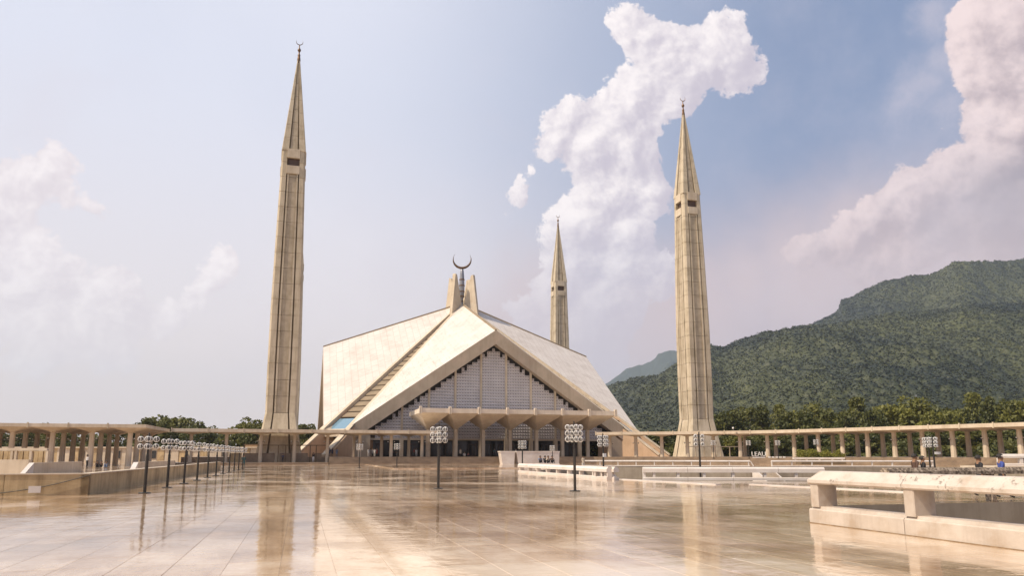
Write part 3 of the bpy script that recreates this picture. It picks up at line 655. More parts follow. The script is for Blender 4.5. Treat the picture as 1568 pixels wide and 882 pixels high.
def column(b, c, z0, z1, r0, r1): b.loft([[c+Vector((math.cos(a)*r, math.sin(a)*r, z)) for a in [math.pi/4+i*math.pi/4 for i in range(8)]] for z, r in ((z0,r0),(z1,r1))])
lampb = MB().box(-.62,.62,-.04,.04,-.03,.03).sphere((-.62,0,.10),.13,8,5,1,(1,1,.6)).sphere((.62,0,.10),.13,8,5,1,(1,1,.6)).box(-.66,-.58,-.04,.04,-.18,.02).box(.58,.66,-.04,.04,-.18,.02)
lamp_me = lampb.mesh('wall_lamp', [black_m, white_p])
def walkway(t, quads, z0, lamps=True, zt=6.3, zf=5.72, zc=5.32, r0=.34, r1=.29, every=1):
    for i, q in enumerate(quads):
        b = MB(); umbrella(b, q, zt, zf, zc, .3, 4); b.obj('roof_unit', cream, t)
        c = (q[0]+q[1]+q[2]+q[3])/4
        b = MB(); zz = z0[i] if isinstance(z0, list) else z0; column(b, c, zz, zc+.06, r0, r1); co = b.obj('column', cream, t)
        if lamps: put('wall_lamp', lamp_me, co, c+Vector((0,0,4.1)))
        d = (q[1]-q[0]).normalized(); nn = Vector((d.y, -d.x, 0)); p = q[0]
        m = MB(); hexp = [p-d*.09+nn*.05, p+d*.09+nn*.05, p+d*.09-nn*.2, p-d*.09-nn*.2]
        m.hexa([h+Vector((0,0,zf-.12)) for h in hexp], [h+Vector((0,0,zt+.16)) for h in hexp]); m.obj('gutter_spout', conc, t)
wl = thing('covered_walkway', 'long flat-roofed walkway passing in front of the left minaret', 'walkway', C0, RO, 'covered walkways round the plaza')
qs = []; z0s = []
for i in range(8):
    u0 = -63.2 + 5.93*i; qs.append([Gl(u0,53.9),Gl(u0+5.93,53.9),Gl(u0+5.93,48.9 if True else 0),Gl(u0,48.9)]); z0s.append(.36 if u0 < -38 else PZ)
walkway(wl, qs, z0s)
qs2 = [[Gl(-34+5.4*i,48.6),Gl(-28.6+5.4*i,48.6),Gl(-28.6+5.4*i,43.4),Gl(-34+5.4*i,43.4)] for i in range(3)]
walkway(wl, qs2, PZ, False)
w2 = thing('covered_walkway', 'deep many-columned covered hall at the far left of the plaza', 'walkway', C0, RO, 'covered walkways round the plaza')
qs = []
for j in range(4):
    for i in range(7):
        u1 = -64.2 - 5.3*i; v1 = 70.2 - 5.3*j; qs.append([Gl(u1-5.3,v1),Gl(u1,v1),Gl(u1,v1-5.3),Gl(u1-5.3,v1-5.3)])
walkway(w2, qs, 0., True, zt=6.3, zf=5.8, zc=5.05, r0=.46, r1=.36)
w3 = thing('covered_walkway', 'covered walkway on round columns bending along the right side of the plaza', 'walkway', C0, RO, 'covered walkways round the plaza')
RP = [(16.5,54),(21,56.5),(25.6,59.2),(29.7,61.8),(33.8,64.6),(37.6,67.6),(41.1,70.8),(44,74.6),(45.9,78.7),(47.4,82.9),(48.9,87.1),(50.4,91.4),(51.8,95.7),(53.2,100),(54.6,104.3),(56,108.7),(57.4,113),(58.7,117.5),(60,122),(61.3,126.6)]
def inoff(poly, d): return off(poly, -d)
RI = inoff(RP, 5.0); RI2 = inoff(RP, 10.0)
qs = [[Gl(*RP[i]),Gl(*RP[i+1]),Gl(*RI[i+1]),Gl(*RI[i])] for i in range(len(RP)-1)]
walkway(w3, qs, PZ, True, r0=.42, r1=.34)
qs = [[Gl(*RI[i]),Gl(*RI[i+1]),Gl(*RI2[i+1]),Gl(*RI2[i])] for i in range(5, len(RP)-1)]
walkway(w3, qs, PZ, False, zt=6.24, r0=.42, r1=.34)

# parapet panels and the timber frame before the left minaret
pp = thing('parapet_wall', 'low wall of plain slabs at the foot of the left minaret', 'wall', C0, RO)
for a, c in ((375,395),(401,420),(428,446),(453,471),(478,492),(352,370)):
    def u_at(px):
        d = ray(px, 700); t = (49.6 + C0.dot(NV))/(d.dot(NV)); return uvof(Vector((d.x*t, d.y*t, 0)))[0]
    MB().box(u_at(a),u_at(c),-49.75,-49.5,.36,1.92).box(u_at(a)-.05,u_at(c)+.05,-49.8,-49.45,1.92,2.02).obj('slab', step_m if a > 370 else wall_m, pp)
def frame(lab, u0, u1, v, z, posts, zb, m=wood_m):
    t = thing('barrier_frame', lab, 'frame', C0, RO, 'slender timber frames beside the minarets')
    MB().box(u0,u1,-v-.09,-v+.09,z-.16,z).obj('top_bar', m, t)
    for u in posts: MB().box(u-.09,u+.09,-v-.08,-v+.08,zb,z-.16).obj('post', m, t)
frame('thin brown frame standing across the foot of the left minaret', -51.5, -36.4, 50.6, 3.55, [-51.2,-48.6,-45.3,-44.0,-43.0,-39.6,-38.5], .36, mat('dull_brown_wood', (.17,.115,.065),(.12,.08,.045),2,.7))
frame('thin frame standing at the foot of the right minaret', 38.0, 52.0, 51.8, 3.55, [38.3,40.5,42.6,44.4,46.6,48.8,51.6], PZ, mat('pale_frame_paint', (.50,.40,.28),(.42,.33,.22),2,.7))

# ---------------------------------------------------------------- railings
def railing(label, p0, p1, posts, cap=(.52,.72,.88), width=.5, base=.2, hip=.14, m=railw_m, jn=3., hip0=False, pw=.2, grp='white marble railings round the sunken courts', slant=None, zoff=0.):
    d = p1-p0; L_ = d.length; t = thing('railing', label, 'railing', p0+Vector((0,0,zoff)), math.atan2(d.y, d.x), grp)
    w = width/2; nseg = max(1, round(L_/jn)); z0, z1, z2 = cap
    for i in range(nseg):
        x0 = L_*i/nseg + (.012 if i else 0); x1 = L_*(i+1)/nseg - (.012 if i < nseg-1 else 0)
        h0 = hip*1.2 if (i == 0 and hip0) else 0; dz = random.uniform(-.004,.004)
        r0 = [(x0,-w,z0),(x0,w,z0),(x0,w,z1),(x0+h0,w-hip,z2+dz),(x0+h0,-w+hip,z2+dz),(x0,-w,z1)]
        r1 = [(x1,-w,z0),(x1,w,z0),(x1,w,z1),(x1,w-hip,z2+dz),(x1,-w+hip,z2+dz),(x1,-w,z1)]
        MB().loft([r0, r1]).obj('cap_stone', m, t)
    if base:
        for i in range(nseg):
            x0 = L_*i/nseg + (.01 if i else 0); x1 = L_*(i+1)/nseg - (.01 if i < nseg-1 else 0)
            MB().loft([[(x,-w+.02,0),(x,w-.02,0),(x,w-.02,base*.8),(x,w-.08,base),(x,-w+.08,base),(x,-w+.02,base*.8)] for x in (x0, x1)]).obj('base_stone', m, t)
    for x in posts:
        MB().box(x, x+pw, -w+.07, w-.07, base, z0).obj('post', m, t)
    if slant is not None:
        x, dx = slant; MB().prism([(x,-w+.1,z1),(x+dx*.25,-w+.1,z1),(x+dx,-w+.1,0),(x+dx*.7,-w+.1,0)], (0,2*w-.2,0)).obj('raking_strut', m, t)
    return t
# nearest railing
p0 = G(-28.5,175.35); p1 = G(-28.5,187.4)
base_strip_m = mat('brown_contact_stain', (.16,.10,.05), (.30,.20,.11), 4., .8)
def near_railing():
    d = p1-p0; L_ = d.length; t = thing('railing', 'massive cream marble railing with chamfered coping, nearest at the right edge', 'railing', p0, math.atan2(d.y, d.x), None)
    W_ = .34; cuts = [0, 3.02, 6.05, 9.05, L_]
    for i in range(4):
        x0 = cuts[i]+(.008 if i else 0); x1 = cuts[i+1]-.008; h0 = .26 if i == 0 else 0; n_ = 14; rings = []
        for k in range(n_+1):
            x = x0 + (x1-x0)*k/n_; hh = h0 if k == 0 else 0; j = lambda a=.005: random.uniform(-a, a)
            bx = .035
            ring = [(x,-W_+bx,.965),(x,W_-bx,.965),(x,W_,.965+bx),(x,W_+j(.003),1.075+j()),(x+hh*.15,W_-.02,1.095+j()),(x+hh,W_-.20+j(.004),1.285+j()),(x+hh*1.1,W_-.24,1.30+j(.003)),(x+hh*1.1,-W_+.24,1.30+j(.003)),(x+hh,-W_+.20+j(.004),1.285+j()),(x+hh*.15,-W_+.02,1.095+j()),(x,-W_+j(.003),1.075+j()),(x,-W_,.965+bx)]
            rings.append(ring)
        MB().loft(rings).obj('cap_stone', stain_m, t)
        MB().loft([[(x,-W_,0),(x,W_,0),(x,W_,.33),(x,W_-.03,.36),(x,-W_+.03,.36),(x,-W_,.33)] for x in (x0,x1)]).obj('base_stone', rail_m, t)
        MB().loft([[(x,-W_+.10,.36),(x,W_-.06,.36),(x,W_-.08,.42),(x,-W_+.12,.42)] for x in (x0,x1)]).obj('ledge', rail_m, t)
    MB().box(.0,L_,-W_-.022,-W_+.02,.0,.016).obj('base_contact_strip', base_strip_m, t)  # dark contact line and brown stain along the base, drawn as one strip
    for x in (.02, 3.0, 5.95, 8.95):
        c = .02; a, b_ = x, x+.28; y0, y1 = -W_+.05, W_-.05; poly = [(a+c,y0),(b_-c,y0),(b_,y0+c),(b_,y1-c),(b_-c,y1),(a+c,y1),(a,y1-c),(a,y0+c)]
        MB().loft([[(px,py,z) for px,py in poly] for z in (.40,.975)]).obj('post', rail_m, t)
    return t
def stained():
    m = mat('stained_rail_marble', (.60,.53,.45), (.46,.37,.28), 1.9, .5, c3=(.56,.48,.40), bump=.35, bscale=22, contrast=(.40,.70))
    nt = m.node_tree; N = nt.nodes; L = nt.links; b = N['Principled BSDF']; lk = b.inputs['Base Color'].links[0].from_socket
    g = N.new('ShaderNodeNewGeometry'); n = N.new('ShaderNodeTexNoise'); n.inputs['Scale'].default_value = 7; n.inputs['Detail'].default_value = 9; n.inputs['Roughness'].default_value = .72; L.new(g.outputs['Position'], n.inputs['Vector'])
    n2 = N.new('ShaderNodeTexNoise'); n2.inputs['Scale'].default_value = .9; n2.inputs['Detail'].default_value = 3; L.new(g.outputs['Position'], n2.inputs['Vector'])
    a = N.new('ShaderNodeMapRange'); L.new(n.outputs[0], a.inputs[0]); a.inputs[1].default_value = .545; a.inputs[2].default_value = .60
    c = N.new('ShaderNodeMapRange'); L.new(n2.outputs[0], c.inputs[0]); c.inputs[1].default_value = .44; c.inputs[2].default_value = .52
    mu = N.new('ShaderNodeMath'); mu.operation = 'MULTIPLY'; L.new(a.outputs[0], mu.inputs[0]); L.new(c.outputs[0], mu.inputs[1])
    m3 = N.new('ShaderNodeMath'); m3.operation = 'MULTIPLY'; L.new(mu.outputs[0], m3.inputs[0]); m3.inputs[1].default_value = .75
    mx = N.new('ShaderNodeMix'); mx.data_type = 'RGBA'; L.new(m3.outputs[0], mx.inputs[0]); L.new(lk, mx.inputs[6]); mx.inputs[7].default_value = (.16,.115,.08,1); L.new(mx.outputs[2], b.inputs['Base Color'])
    return m
stain_m = stained()
near_railing()
# far side of the ramp pit
q0 = G(-21.4,170.0); q1 = G(-12.4,170.0)
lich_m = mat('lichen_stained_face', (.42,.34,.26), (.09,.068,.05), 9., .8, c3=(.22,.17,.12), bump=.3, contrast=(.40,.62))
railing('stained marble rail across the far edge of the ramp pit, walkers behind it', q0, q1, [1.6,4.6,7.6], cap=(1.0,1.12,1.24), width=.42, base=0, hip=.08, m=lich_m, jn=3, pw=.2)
railing('white railing along the left edge of the sunken court, running away from view', G(-20.6,144.4), G(-20.6,123.0), [.0,2.6,5.2,7.8,10.4,13,15.6,18.2,20.9], hip0=False, pw=.18, jn=3)
railing('short white railing turning the left corner of the sunken court, with a raking strut', onz(911,733.6), onz(944,735.0), [.15,.85,1.25], base=.18, jn=9, pw=.13, slant=(1.55,.75))
def sp(n_, L_, d=.0): return [d+(L_-.25)*i/(n_-1) for i in range(n_)]
a, b2 = onz(984.5,735.6), onz(1262,736.4); Lr = (b2-a).length
railing('long white railing on the near side of the sunken court', a, b2, [Lr*f for f in (0,.055,.19,.335,.495,.67,.84,.985)], cap=(.52,.78,.88), pw=.17, jn=3)
a, b2 = G(.6,86.0), G(22.6,97.4); railing('thin white railing on the far side of the sunken court, left of its stair', a, b2, sp(10,(b2-a).length), cap=(.70,.82,.9), width=.4, base=.14, pw=.14, slant=((b2-a).length,.6))
a, b2 = G(25.4,98.6), G(48,105.4); railing('thin white railing on the far side of the sunken court, right of its stair', a, b2, sp(9,(b2-a).length), cap=(.70,.82,.9), width=.4, base=.14, pw=.14)
a = Vector((50.8,75,.55)); railing('white railing segment on a low plinth before the right walkway, at the picture edge', a, Vector((66,73,.55)), [0,2.0,2.5,4.5,7,9.5], cap=(.85,1.05,1.25), base=.3, width=.6, pw=.3, jn=4, hip0=True, zoff=0.)
tag(MB().hexa([Vector((50,74.4,0)),Vector((70,72,0)),Vector((70,80,0)),Vector((50,80,0))],[Vector((50,74.4,.55)),Vector((70,72,.55)),Vector((70,80,.55)),Vector((50,80,.55))]).obj('plinth', cream), 'low marble plinth under the railing at the right picture edge', 'plinth')
# stair going down from the gap in the far railing
st = thing('court_stair', 'pale steps leading down into the sunken court through the gap in its far railing', 'stair', G(24,98.1), RO)
stp = [MB().box(-1.3,1.3,-v_-.36,-v_,-.2*(i+1)-.2,-.2*(i+1)) for i, v_ in enumerate([.36*k for k in range(9)])]
for m_ in stp: m_.obj('step', cream, st)
MB().prism([(-1.55,0,-.05),(-1.55,-3.3,-1.9),(-1.55,-3.3,-3.1),(-1.55,0,-3.1)], (.22,0,0)).obj('stringer', railw_m, st)
MB().prism([(1.33,0,-.05),(1.33,-3.3,-1.9),(1.33,-3.3,-3.1),(1.33,0,-3.1)], (.22,0,0)).obj('stringer', railw_m, st)

# left parapet and the ramp walls behind it
lw = thing('parapet_wall', 'rain-stained waist-high wall turning a corner at the left', 'wall', (0,0,0))
def wallseg(t, p, q, h, w, m, name='wall_panel', z0=0.):
    d = (q-p).normalized(); s = Vector((-d.y, d.x, 0))*w; up = Vector((0,0,1)); L_ = (q-p).length; n_ = max(1, round(L_/2.9))
    for i in range(n_):
        a = p + d*(L_*i/n_ + (.008 if i else 0)); c = p + d*(L_*(i+1)/n_ - (.008 if i < n_-1 else 0)); MB().hexa([a+up*z0,c+up*z0,c+s+up*z0,a+s+up*z0],[a+up*h,c+up*h,c+s+up*h,a+s+up*h]).obj(name, m, t)
wc = G(-50.1,156.1); wallseg(lw, wc, G(-50.1,102), .87, .32, wall_m); wallseg(lw, G(-66,156.1), wc-EV*.0, .87, .32, wall_m)
def coping(t, p, q, w, z, m):
    d = (q-p).normalized(); s = Vector((-d.y, d.x, 0)); up = Vector((0,0,1))
    a, c = p-s*.03-d*.03, q-s*.03+d*.03; e2, f2 = q+s*(w+.03)+d*.03, p+s*(w+.03)-d*.03
    MB().hexa([x+up*z for x in (a,c,e2,f2)], [x+up*(z+.05) for x in (a,c,e2,f2)]).obj('coping', m, t)
coping(lw, wc, G(-50.1,102), .32, .87, cream); coping(lw, G(-66,156.1), G(-50.45,156.1), .32, .87, cream)
cb = onY(93,752,31.73); MB().box(-.22,.22,-.04,.0,-.13,.14).obj('access_plate', railw_m, lw, loc=(cb.x, G(-56,156.1).y-.02, .3), rot=RO)
# a dark cable drooping over the wall
cab = MB(); pts = []
A_ = onY(-10,757,30.2); B_ = onY(143,727,31.9)
for i in range(15):
    f = i/14; p = A_.lerp(B_, f); p.z -= .10*math.sin(f*math.pi)
    pt = G(-66,156.1); w_ = uvof(p); p = G(w_[0],156.16,p.z); pts.append(p)
for p, q in zip(pts, pts[1:]): cab.tube(p, q, .018, n=6)
tag(cab.obj('cable', black_m), 'dark cable drooping along the corner wall at the left', 'cable')
# ramp walls
rw = thing('ramp_wall', 'cream ramp wall with a sunlit raking end behind the corner wall at far left', 'wall', (0,0,0))
A = onY(45,709,60); d = NV*-1; Q = A + d*14; A.z = Q.z = 0
wallseg(rw, A, Q, 1.06, -.3, cream)
MB().prism([A+Vector((0,0,1.06)), A+Vector((0,0,0)), A-d*2.2+Vector((0,0,0)), A-d*2.2+Vector((0,0,.08))], Vector((-EV.x,-EV.y,0))*-.35).obj('raking_end', railw_m, rw)
rw = thing('ramp_wall', 'second ramp wall with a raking end, nearer the row of lamps', 'wall', (0,0,0))
A = onY(212,708,65); Q = A + d*20; A.z = Q.z = 0
wallseg(rw, A, Q, 1.06, .3, cream)
MB().prism([A+Vector((0,0,1.06)), A+Vector((0,0,0)), A-d*2.0+Vector((0,0,0)), A-d*2.0+Vector((0,0,.08))], Vector((-EV.x,-EV.y,0))*.4).obj('raking_end', railw_m, rw)
bw = thing('boundary_wall', 'broad grey-cream wall at the left picture edge, below the covered hall', 'wall', (0,0,0))
A = onY(-90,704,62); Q = onY(44,704,62); A.z = Q.z = 0; wallseg(bw, A, Q, 1.30, .3, cream)
fr = thing('post_and_beam_screen', 'pale post and beam screen with vertical panels at the far left', 'screen', (0,0,0))
A = onY(-80,687,75); Q = onY(72,687,75); MB().hexa([Vector((A.x,75,2.12)),Vector((Q.x,75,2.12)),Vector((Q.x,75.3,2.12)),Vector((A.x,75.3,2.12))],[Vector((A.x,75,2.4)),Vector((Q.x,75,2.4)),Vector((Q.x,75.3,2.4)),Vector((A.x,75.3,2.4))]).obj('beam', cream, fr)
for px in (-60,-30,17,23,46,71): x = onY(px,700,75).x; MB().box(x-.12,x+.12,75.02,75.26,0,2.12).obj('post', cream, fr)
for i in range(20):
    x = onY(-80+i*7.7,700,77).x; MB().box(x,x+.46,77+.05*(i%2),77.2,0,2.1).obj('panel', wall_m, fr)
# low cream building walls glimpsed behind the left hall
bk = thing('service_building', 'low cream building with vertical wall panels behind the left covered hall', 'building', (0,0,0))
for i in range(46):
    x = -116 + i*1.6; y = 163
    if i % 5 == 3: MB().box(x,x+1.5,y+.1,y+.3,0,3.2).box(x+.2,x+1.3,y-.02,y+.1,.9,2.6,1).obj('window_panel', [cream, glass_dk], bk)
    else: MB().box(x,x+1.54,y+.08*(i%2),y+.3,0,3.2).obj('wall_panel', cream if i%3 else wall_m, bk)
MB().box(-116.3,-42,162.7,172,3.2,3.5).obj('roof', cream, bk); MB().box(-116,-42.3,163.4,171.6,0,3.2).obj('rear_block', wall_m, bk)
ow = thing('orange_lit_wall', 'cream wall with orange light in its colour, left of the minaret foot', 'wall', (0,0,0))
A = onY(374,690,175); MB().box(A.x,A.x+5.2,175,175.4,0,4.2).obj('wall_panel', orange_lit_m, ow)

# ---------------------------------------------------------------- lamps
def make_lamp(tiers, h, label, gap=.30):
    t = thing('lamp_post', label, 'lamp', (0,0,0), 0, 'globe lamp posts on the plaza')
    MB().lathe([(.26,0),(.26,.03),(.24,.045),(.09,.05)], 14).obj('base_plate', black_m, t)
    MB().lathe([(.068,.03),(.068,h*.62),(.05,h*.66),(.042,h-.1),(.03,h),(.01,h+.02)], 8).obj('post', black_m, t)
    gl = MB().sphere((0,0,0), .135, 12, 8).mesh('globe', globe_m, True)
    inn = MB().torus((0,0,0), .062, .020, (0,1,0), 10, 5).torus((0,0,0), .118, .015, (1,0,0), 14, 5, 1).torus((0,0,0), .118, .015, (0,1,0), 14, 5, 1).mesh('inner_ring', [black_m, white_p])
    for k in range(tiers):
        z = h - .28 - gap*k; a0 = (math.pi/4 if False else 0)
        b = MB()
        for q in range(4):
            a = a0 + q*math.pi/2; b.tube((0,0,z), (.30*math.cos(a), .30*math.sin(a), z), .016, n=5)
        b.obj('bracket', black_m, t)
        for q in range(4):
            a = a0 + q*math.pi/2; g_ = put('globe', gl, t, (.32*math.cos(a), .32*math.sin(a), z)); put('inner_ring', inn, g_, (0,0,0), (0,0,a))
    return t
l2 = make_lamp(2, 2.68, 'x', .33); l3 = make_lamp(3, 3.28, 'x', .285)
far = ['nearest','second nearest','third nearest','fourth nearest','fifth nearest','sixth','seventh','eighth','ninth','tenth','farthest']
for i in range(11):
    u, v = -48., 155.4-5.72*i; p = G(u, v); lb = '%s lamp post of the row beside the left stained wall' % far[i]
    if i == 0: l2.location = p; l2.rotation_euler = (0,0,RO+.05); l2['label'] = lb
    else: copy_tree(l2, None, p, RO+random.uniform(-.25,.25), lb)
sb = MB().box(-.12,.12,-.10,.0,-.13,.13).mesh('control_box', white_p)
specs = [(671,749,None,0.25,'three-tier globe lamp standing alone left of the plaza centre, nearest the canopy view'),
         (880.5,753,None,.22,'tallest-looking three-tier globe lamp standing on the plaza before the court railing'),
         (924.5,733,None,.3,'three-tier globe lamp with a small white box, at the court corner railing'),
         (1073,735,None,.5,'three-tier globe lamp in front of the long near court railing'),
         (800,723,None,.2,'globe lamp at the far end of the left court railing'),
         (607.5,716,None,.3,'distant globe lamp before the steps, below the left walkway end'),
         (550,717,None,.1,'distant globe lamp before the steps, right of the left minaret')]
for i, (px, py, _, rz, lb) in enumerate(specs):
    p = onz(px, py)
    if i == 0: l3.location = p; l3.rotation_euler = (0,0,rz); l3['label'] = lb; o = l3
    else: o = copy_tree(l3, None, p, rz, lb)
    if px == 607.5: o.location.z = .13
    if px == 924.5: put('control_box', sb, o, (.06,-.05,1.68))
for px, Y, z, rz, lb in ((846,112,.0,.3,'globe lamp behind the seated group beside the white planters'),(1093,125,PZ-.3,.9,'globe lamp by the steps right below the right minaret'),(1147,125,PZ-.3,.7,'globe lamp right of the frame at the right minaret'),
                     (1192,125,PZ-.3,.8,'globe lamp between the columns right of the white lettering'),(1251,118,PZ-.3,.7,'globe lamp behind the low white bench by the hedge'),
                     (1423,60,0,.6,'left of the two close-set globe lamps behind the walkers at the right'),(1430,59,0,.1,'right of the two close-set globe lamps, with a small white box')):
    o = copy_tree(l3, None, Vector((onY(px,700,Y).x, Y, z)), rz, lb)
    if px == 1430: put('control_box', MB().box(0,.5,-.06,0,-.1,.1).mesh('control_box', white_p), o, (.05,-.05,1.85))

# ---------------------------------------------------------------- planters, bench, hedge, letters
def planter(label, px0, px1):
    def u_at(px):
        d = ray(px, 700); t = (58.4 + C0.dot(NV))/(d.dot(NV)); return uvof(Vector((d.x*t, d.y*t, 0)))[0]
    a, c = u_at(px0), u_at(px1); t = thing('planter', label, 'planter', G(a, 58.4), RO, 'white stone planters on the steps'); w = c-a
    MB().loft([[(x0,0-.0+0,z),(x1,0,z),(x1,1.9,z),(x0,1.9,z)] for x0, x1, z in ((.45,w-.15,.0),(.1,w,2.2))]).obj('box', railw_m, t)
    MB().box(0,w+.05,-.06,1.96,2.2,2.42).obj('rim', railw_m, t)
    b = MB(); b.box(.2,w-.2,.2,1.7,2.1,2.45); b.obj('soil', soil_m, t)
planter('smaller white planter box in front of the canopy columns', 766, 788.5)
planter('long white planter box in front of the canopy columns', 790.5, 857)
bn = thing('bench', 'low white bench rail in front of the yellow-green hedge', 'bench', onz(1215,704,.0)*0+Vector((onY(1215,700,112).x,112,.9)), -.05)
wb = onY(1292,700,112).x-onY(1215,700,112).x
MB().box(0,wb,0,.5,.12,.42).obj('seat', railw_m, bn)
for f in (.03,.25,.5,.75,.94): MB().box(wb*f,wb*f+.2,.05,.45,-.25,.12).obj('leg', railw_m, bn)

def leaves(b, pts, size, tint, rr):
    for p, tn in zip(pts, tint):
        a = rr.uniform(0, math.pi*2); nz = rr.normal(size=3); nz /= np.linalg.norm(nz)+1e-9; t1 = np.cross(nz, rr.normal(size=3)); t1 /= np.linalg.norm(t1)+1e-9; t2 = np.cross(nz, t1); s = size*rr.uniform(.6,1.3)
        k = len(b.v); b.v += [tuple(p+t1*s), tuple(p+t2*s*.62), tuple(p-t1*s), tuple(p-t2*s*.62)]; b.f.append((k,k+1,k+2,k+3)); b.m.append(0)
        b.t += [tn]*4
def leafmesh(name, pts, size, tint, m, rr):
    b = MB(); b.t = []; leaves(b, pts, size, tint, rr)
    me = bpy.data.meshes.new(name); me.from_pydata(b.v, [], b.f); me.materials.append(m)
    at = me.attributes.new('tint', 'FLOAT', 'POINT'); at.data.foreach_set('value', np.array(b.t, dtype=np.float32)); return me
def tree_meshes(seed, H, R, shape, m, nleaf=3200):
    rr = np.random.default_rng(seed); cl = []
    for k in range(34):
        h = rr.uniform(.22, 1.0); a = rr.uniform(0, 2*math.pi)
        prof = {'round': math.sin(math.pi*min(1, .12+.83*h))**.6, 'cone': (1.05-h)**.65, 'broad': math.sin(math.pi*(.25+.68*h))**.5}[shape]
        r = R*prof*math.sqrt(rr.uniform(.15, 1)); cl.append((r*math.cos(a), r*math.sin(a), H*(.16+.80*h) , rr.uniform(.55,1.)*R*.36, rr.uniform(0,1)))
    pts = []; tint = []
    per = nleaf//len(cl)
    for (x, y, z, s, tn) in cl:
        for _ in range(per):
            d = rr.normal(size=3); d /= np.linalg.norm(d); q = np.array([x,y,z]) + d*s*rr.uniform(.55,1.05)*np.array([1,1,.75]); pts.append(q); tint.append(min(1., max(0., .1+.55*tn+.25*rr.uniform()+.12*d[2])))
    crown = leafmesh('crown', pts, R*.075, tint, m, rr)
    tb = MB(); tb.tube((0,0,-.5),(0,0,H*.4),R*.075,R*.05,7); 
    for (x, y, z, s, tn) in cl[:14]: 
        b0 = Vector((0,0,H*(.18+.25*rr.uniform()))); mid = b0.lerp(Vector((x,y,z)), .5)+Vector((0,0,-.03*H)); tb.tube(b0, mid, R*.03, R*.018, 5); tb.tube(mid, (x,y,z), R*.018, R*.006, 5)
    return crown, tb.mesh('trunk', bark)
TM = [tree_meshes(1,10,4.2,'round',leaf_a), tree_meshes(2,10,3.2,'cone',leaf_a), tree_meshes(3,10,5.0,'broad',leaf_b), tree_meshes(4,10,4.4,'round',leaf_b), tree_meshes(5,10,4.6,'broad',leaf_a), tree_meshes(6,10,3.0,'cone',leaf_b)]
def tree(kind, px, ytop, Y, label, cat='tree', grp=None, wide=1., zb=-1.):
    top = onY(px, ytop, Y); h = (top.z-zb)/10.*1.02; cm, tk = TM[kind]
    t = thing('broadleaf_tree' if kind not in (1,5) else 'conical_tree', label, cat, (top.x, Y, zb), random.uniform(0, 6.28), grp); t.scale = (h*wide, h*wide, h)
    put('crown', cm, t); put('trunk', tk, t)
GR = 'trees behind the right walkway'
right = [(1085,640,1.0,3),(1112,634,1.1,2),(1140,626,.9,3),(1166,620,.8,5),(1192,622,.8,1),(1216,632,1.,2),(1240,621,1.1,0),(1262,634,.9,3),(1284,630,1.,2),(1310,611,.85,1),(1334,632,1.,3),(1350,627,.9,4),(1374,630,.9,3),(1392,611,1.1,0),(1418,626,1.,2),(1440,633,1.,4),(1462,628,1.1,3),(1490,604,.85,1),(1512,607,.8,5),(1535,622,1.1,2),(1560,616,1.,4),(1590,610,1.1,0)]
kn = {0:'rounded olive-green tree',1:'narrow pointed olive tree',2:'broad dark green tree',3:'rounded dark green tree',4:'broad olive-green tree',5:'narrow dark conical tree'}
for i, (px, yt, w, k) in enumerate(right):
    o_ = ORD[i] if i < 20 else ('twenty-first','twenty-second')[i-20]
    tree(k, px, yt, 198+12*((i*7)%5), '%s, %s from the left of those behind the right walkway' % (kn[k], o_), grp=GR, wide=w*.92)
low_r = [(945,668),(1005,664),(1030,662),(1100,668),(1135,670),(1170,668),(1205,669),(1245,666),(1280,668),(1315,664),(1350,662),(1385,664),(1420,660),(1455,662),(1490,658),(1525,660),(1560,656),(1590,655)]
for i, (px, yt) in enumerate(low_r):
    tree([2,3,2,3,4][i%5], px, yt, 176+5*((i*3)%4), 'low dark tree seen between the right walkway columns, %s from the left' % ORD[i], grp='low trees between the right walkway columns', wide=1.5)
left = [(-20,664,3),(12,664,2),(42,656,3),(66,652,2),(92,660,4),(120,664,3),(150,668,2),(180,660,3),(206,650,5),(238,643,3),(262,641,2),(288,644,3),(308,656,2),(335,664,3),(360,666,4),(388,643,0),(404,652,3),(458,651,5),(468,652,3)]
for i, (px, yt, k) in enumerate(left):
    tree(k, px, yt, 205+10*((i*5)%4), '%s, %s from the left of those behind the left walkways' % (kn[k], ORD[i]), grp='trees behind the left walkways', wide=1.15 if px not in (458,206) else .7)
# undergrowth behind the right colonnade and the far left, hedge on its bed
def belt(name, label, pfun, n_, size, m, seed):
    rr = np.random.default_rng(seed); pts = [np.array(pfun(rr)) for _ in range(n_)]; tn = [rr.uniform(0,1)*.6+.2*math.sin(p[0]*1.3) for p in pts]
    return struct(put(name, leafmesh(name, pts, size, tn, m, rr)), 'stuff', label)
def f1(rr):
    u = rr.uniform(60,150); x = rr.uniform(18,150); y = 172+rr.uniform(0,8)-.22*max(0,x-60); h = 3.6+1.6*math.sin(x*.35)+1.1*math.sin(x*.9+1); return (x, y, -1+h*rr.uniform()**.7)
belt('undergrowth', 'dark undergrowth filling the gaps beyond the right walkway', f1, 14000, .55, leaf_b, 5)
def f2(rr):
    x = rr.uniform(-165,-38); y = 195+rr.uniform(0,8); h = 5+1.5*math.sin(x*.3)+.9*math.sin(x*.8); return (x, y, -1+h*rr.uniform()**.7)
belt('undergrowth', 'dark undergrowth behind the left walkways', f2, 10000, .6, leaf_b, 6)
hx0, hx1 = onY(1222,690,116).x, onY(1290,690,116).x
def f3(rr):
    f = rr.uniform(); x = hx0+(hx1-hx0)*f; return (x, 115+rr.uniform(0,2.2), .9+(1.15+.35*math.sin(f*23)+.2*math.sin(f*51)+.5*math.exp(-((f-.22)/.12)**2))*rr.uniform()**.6)
rr = np.random.default_rng(8); hp = [np.array(f3(rr)) for _ in range(4200)]
